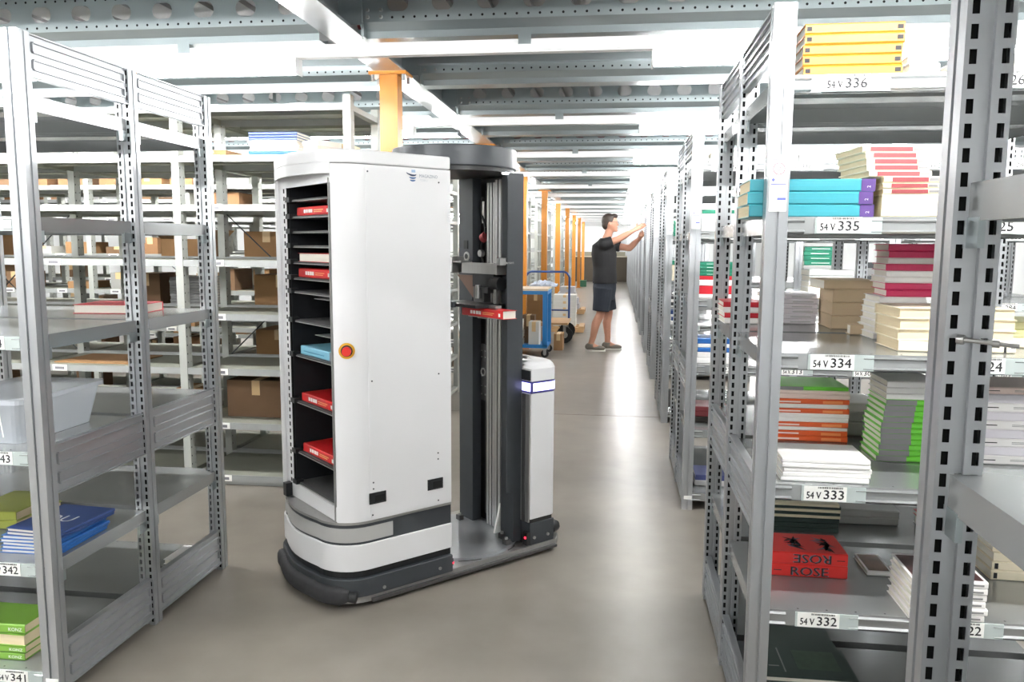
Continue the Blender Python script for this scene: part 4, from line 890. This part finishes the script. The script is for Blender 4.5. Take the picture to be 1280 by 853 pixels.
for s, (hp, kn, ak) in legs.items():
    hem = Vector(hp).lerp(Vector(kn), .90); c.cyl(Vector(hp) + Vector((0, 0, -.0)), hem, .128, SHORT, 18, .112)
fuse(c.build('shorts', man), .010, 3)
for s, (hp, kn, ak) in legs.items():
    c = MB(); x, y = ak[0], ak[1]; ball(c, (x - .01, y, .06), (.065, .045, .052), SHOE, 16, 10); ball(c, (x + .10, y, .04), (.10, .048, .036), SHOE, 18, 10); c.cyl((x, y, .05), (x, y, .10), .05, SHOE, 16)
    so = c.build('shoe', man); fuse(so, .008, 3)
    q = MB(); q.prism([(x + .065 + .135 * math.cos(k * math.pi / 10), y + .048 * math.sin(k * math.pi / 10)) for k in range(20)], 0, .02, SOLE); q.build('sole', so)
c = MB(); ball(c, (hx - .022, 0, 1.722), (.098, .084, .098), HAIR, 18, 12); ball(c, (hx - .055, 0, 1.675), (.058, .074, .075), HAIR); ball(c, (hx + .045, 0, 1.782), (.052, .062, .034), HAIR); fuse(c.build('hair', man), .008, 2)
c = MB()
for s in (-1, 1):
    c.tube([(hx + .105, s * .032 + .022 * math.cos(k * math.pi / 5), 1.70 + .018 * math.sin(k * math.pi / 5)) for k in range(11)], .0022, BLACK, 6); c.cyl((hx + .1, s * .056, 1.705), (hx - .01, s * .082, 1.705), .0022, BLACK, 6)
c.cyl((hx + .108, -.01, 1.703), (hx + .108, .01, 1.703), .002, BLACK, 6); c.build('glasses', man)

# ---------------------------------------------------------------- carts and pallets by the columns
def caster(mb, x, y, r, mt=RUBBER):
    mb.cyl((x, y - .014, r), (x, y + .014, r), r, mt, 16); mb.cyl((x, y - .016, r), (x, y + .016, r), r * .4, ALU, 10)
    mb.box(x - .02, x + .02, y - .02, y - .016, r, 2 * r + .012, ALU); mb.box(x - .02, x + .02, y + .016, y + .02, r, 2 * r + .012, ALU); mb.box(x - .025, x + .025, y - .025, y + .025, 2 * r + .008, 2 * r + .02, ALU)
CXa, CXb, CYa, CYb = -1.72, -.845, 9.86, 10.46
wt = thing('packing_trolley', 'blue steel packing trolley with pale wooden top beyond the robot', 'trolley', ((CXa + CXb) / 2, (CYa + CYb) / 2, 0))
wx, wy = (CXb - CXa) / 2, (CYb - CYa) / 2
MB().box(-wx, wx, -wy, wy, .835, .862, mat('trolley_top', (226, 206, 180), .3, 0, .06, 8)).build('wooden_top', wt)
q = MB(); q.box(-wx, wx, -wy, -wy + .03, .79, .835, BLUE); q.box(-wx, wx, wy - .03, wy, .79, .835, BLUE); q.box(-wx, -wx + .03, -wy + .03, wy - .03, .79, .835, BLUE); q.box(wx - .03, wx, -wy + .03, wy - .03, .79, .835, BLUE); q.build('top_frame', wt)
for sx in (-1, 1):
    for sy in (-1, 1):
        x0 = sx * wx if sx < 0 else wx - .06; y0 = -wy if sy < 0 else wy - .05
        MB().box(x0, x0 + .06, y0, y0 + .05, .14, .79, BLUE).build('leg', wt)
        q = MB(); caster(q, x0 + .03, y0 + .025, .05); q.build('caster', wt)
MB().box(-wx, wx, -wy, wy, .12, .14, BLUE).box(-wx, wx, -wy, -wy + .012, .14, .165, BLUE).build('lower_shelf', wt)
stack('the white pile on the blue trolley', -1.30, -1.165, 9.9, .14, [('white', WHC, .036)] * 9, depth=.22)
cbox('white carton on the lower shelf of the blue trolley', -1.02, 9.92, .14, .13, .25, .30, mat('white_carton', (222, 222, 216), .7))
cbox('brown carton at the right of the blue trolley', -.76, 10.6, .0, .12, .3, .22, CARD)
cbox('small brown carton behind the white one on the blue trolley', -1.12, 10.2, .14, .16, .2, .36, CARDD)
pt = thing('platform_trolley', 'platform trolley with a tubular blue push handle behind the packing trolley', 'trolley', (-1.04, 11.75, 0))
MB().box(-.36, .36, -.42, .42, .27, .30, WOOD).build('deck', pt)
q = MB(); q.tube([(-.33, .36, .28), (-.33, .36, .93), (-.29, .36, .985), (-.25, .36, 1.0), (.25, .36, 1.0), (.29, .36, .985), (.33, .36, .93), (.33, .36, .28)], .016, mat('handle_blue', (40, 76, 140), .4), 10); q.tube([(-.33, .36, .42), (.33, .36, .42)], .012, mat('handle_blue', (40, 76, 140)), 8); q.build('push_handle', pt)
for sx in (-1, 1):
    for sy in (-1, 1): q = MB(); caster(q, sx * .31, sy * .33, .12); q.build('wheel', pt)
cbox('tall brown carton under plastic film on the platform trolley', -1.16, 11.5, .30, .40, .4, .50, CARD)
q = MB(); r4 = random.Random(5); nx_, ny_ = 14, 8; FILM = mat('plastic_film', (206, 216, 230), .2, 0, .1, 14)
vs = [(-.2 + .4 * i / (nx_ - 1), -.16 + .32 * j / (ny_ - 1), .07 * math.sin(math.pi * i / (nx_ - 1)) * math.sin(math.pi * j / (ny_ - 1)) + r4.uniform(0, .035)) for j in range(ny_) for i in range(nx_)]
vs2 = [(x, y, 0) for x, y, z in vs]; o = nx_ * ny_
fs = [(j * nx_ + i, j * nx_ + i + 1, (j + 1) * nx_ + i + 1, (j + 1) * nx_ + i) for j in range(ny_ - 1) for i in range(nx_ - 1)]
per = [i for i in range(nx_)] + [j * nx_ + nx_ - 1 for j in range(1, ny_)] + [(ny_ - 1) * nx_ + i for i in range(nx_ - 2, -1, -1)] + [j * nx_ for j in range(ny_ - 2, 0, -1)]
q.add(vs + vs2, fs + [tuple(o + i for i in f[::-1]) for f in fs] + [(a, o + a, o + b_, b_) for a, b_ in zip(per, per[1:] + per[:1])], FILM)
tag(q.build('plastic_film', None, (-1.06, 11.68, .804)), 'crumpled clear plastic film lying on the platform trolley load', 'plastic film')
def pallet(label, x, y, w, d):
    o = thing('pallet', label, 'pallet', (x, y, 0))
    for i in range(5): xx = -w / 2 + i * (w - .08) / 4; MB().box(xx, xx + .08, -d / 2, d / 2, .095, .115, WOOD).build('board', o)
    for i in (0, 1, 2): yy = -d / 2 + i * (d - .08) / 2; MB().box(-w / 2, w / 2, yy, yy + .08, .02, .095, WOOD).build('runner', o)
    return o
pallet('wooden pallet carrying white cartons beside the columns', -.82, 13.0, .62, .6)
WC = mat('white_carton', (222, 222, 216), .7)
for i in range(5): cbox(('white carton %s the tall pallet pile by the columns' % ('on top of' if i == 4 else 'at the bottom of' if i == 0 else '%s from the bottom of' % ORD[i])), -.82, 12.74, .115 + .099 * i, .36, .4, .098, WC, .02 * (i % 2))
pallet('wooden pallet with grey wrapped bundles further down the aisle', -.95, 16.5, .62, .7)
BUN = mat('grey_bundle', (188, 188, 194), .4, 0, .1, 8)
for i in range(4): cbox('grey wrapped bundle, %s from the bottom on the far pallet' % ORD[i], -1.0 + .01 * (i % 2), 16.2, .115 + .1115 * i, .5 - .07 * i, .45, .11, BUN, 0, 'grey bundles on the far pallet', cat='bundle')
q = MB(); q.box(-.12, .12, -.1, .1, 0, .2, mat('green_crate', (58, 110, 84), .6)); q.box(-.13, .13, -.11, .11, .2, .22, mat('green_crate', (58, 110, 84)))
tag(q.build('crate', None, (-1.15, 27.4, 0)), 'small green crate on the floor at the far end', 'crate')
fc = thing('far_cabinet', 'long dark brown cabinet closing the far end of the aisle', 'cabinet', (-.9, 31.2, 0)); DK = mat('dark_brown', (70, 62, 50), .7, 0, .1, 4)
MB().box(-1.3, 1.3, 0, .5, 0, .95, DK).build('body', fc); MB().box(-1.35, 1.35, -.05, .52, .95, .99, mat('pale_top', (200, 190, 170), .6)).build('top', fc); MB().box(-1.2, 1.2, 0.05, .45, .99, 1.15, mat('grey_board', (140, 136, 120), .7)).build('upper_board', fc)
for i in range(4): MB().box(-1.28 + .645 * i, -.66 + .645 * i, -.015, 0, .05, .93, DK).build('door', fc)
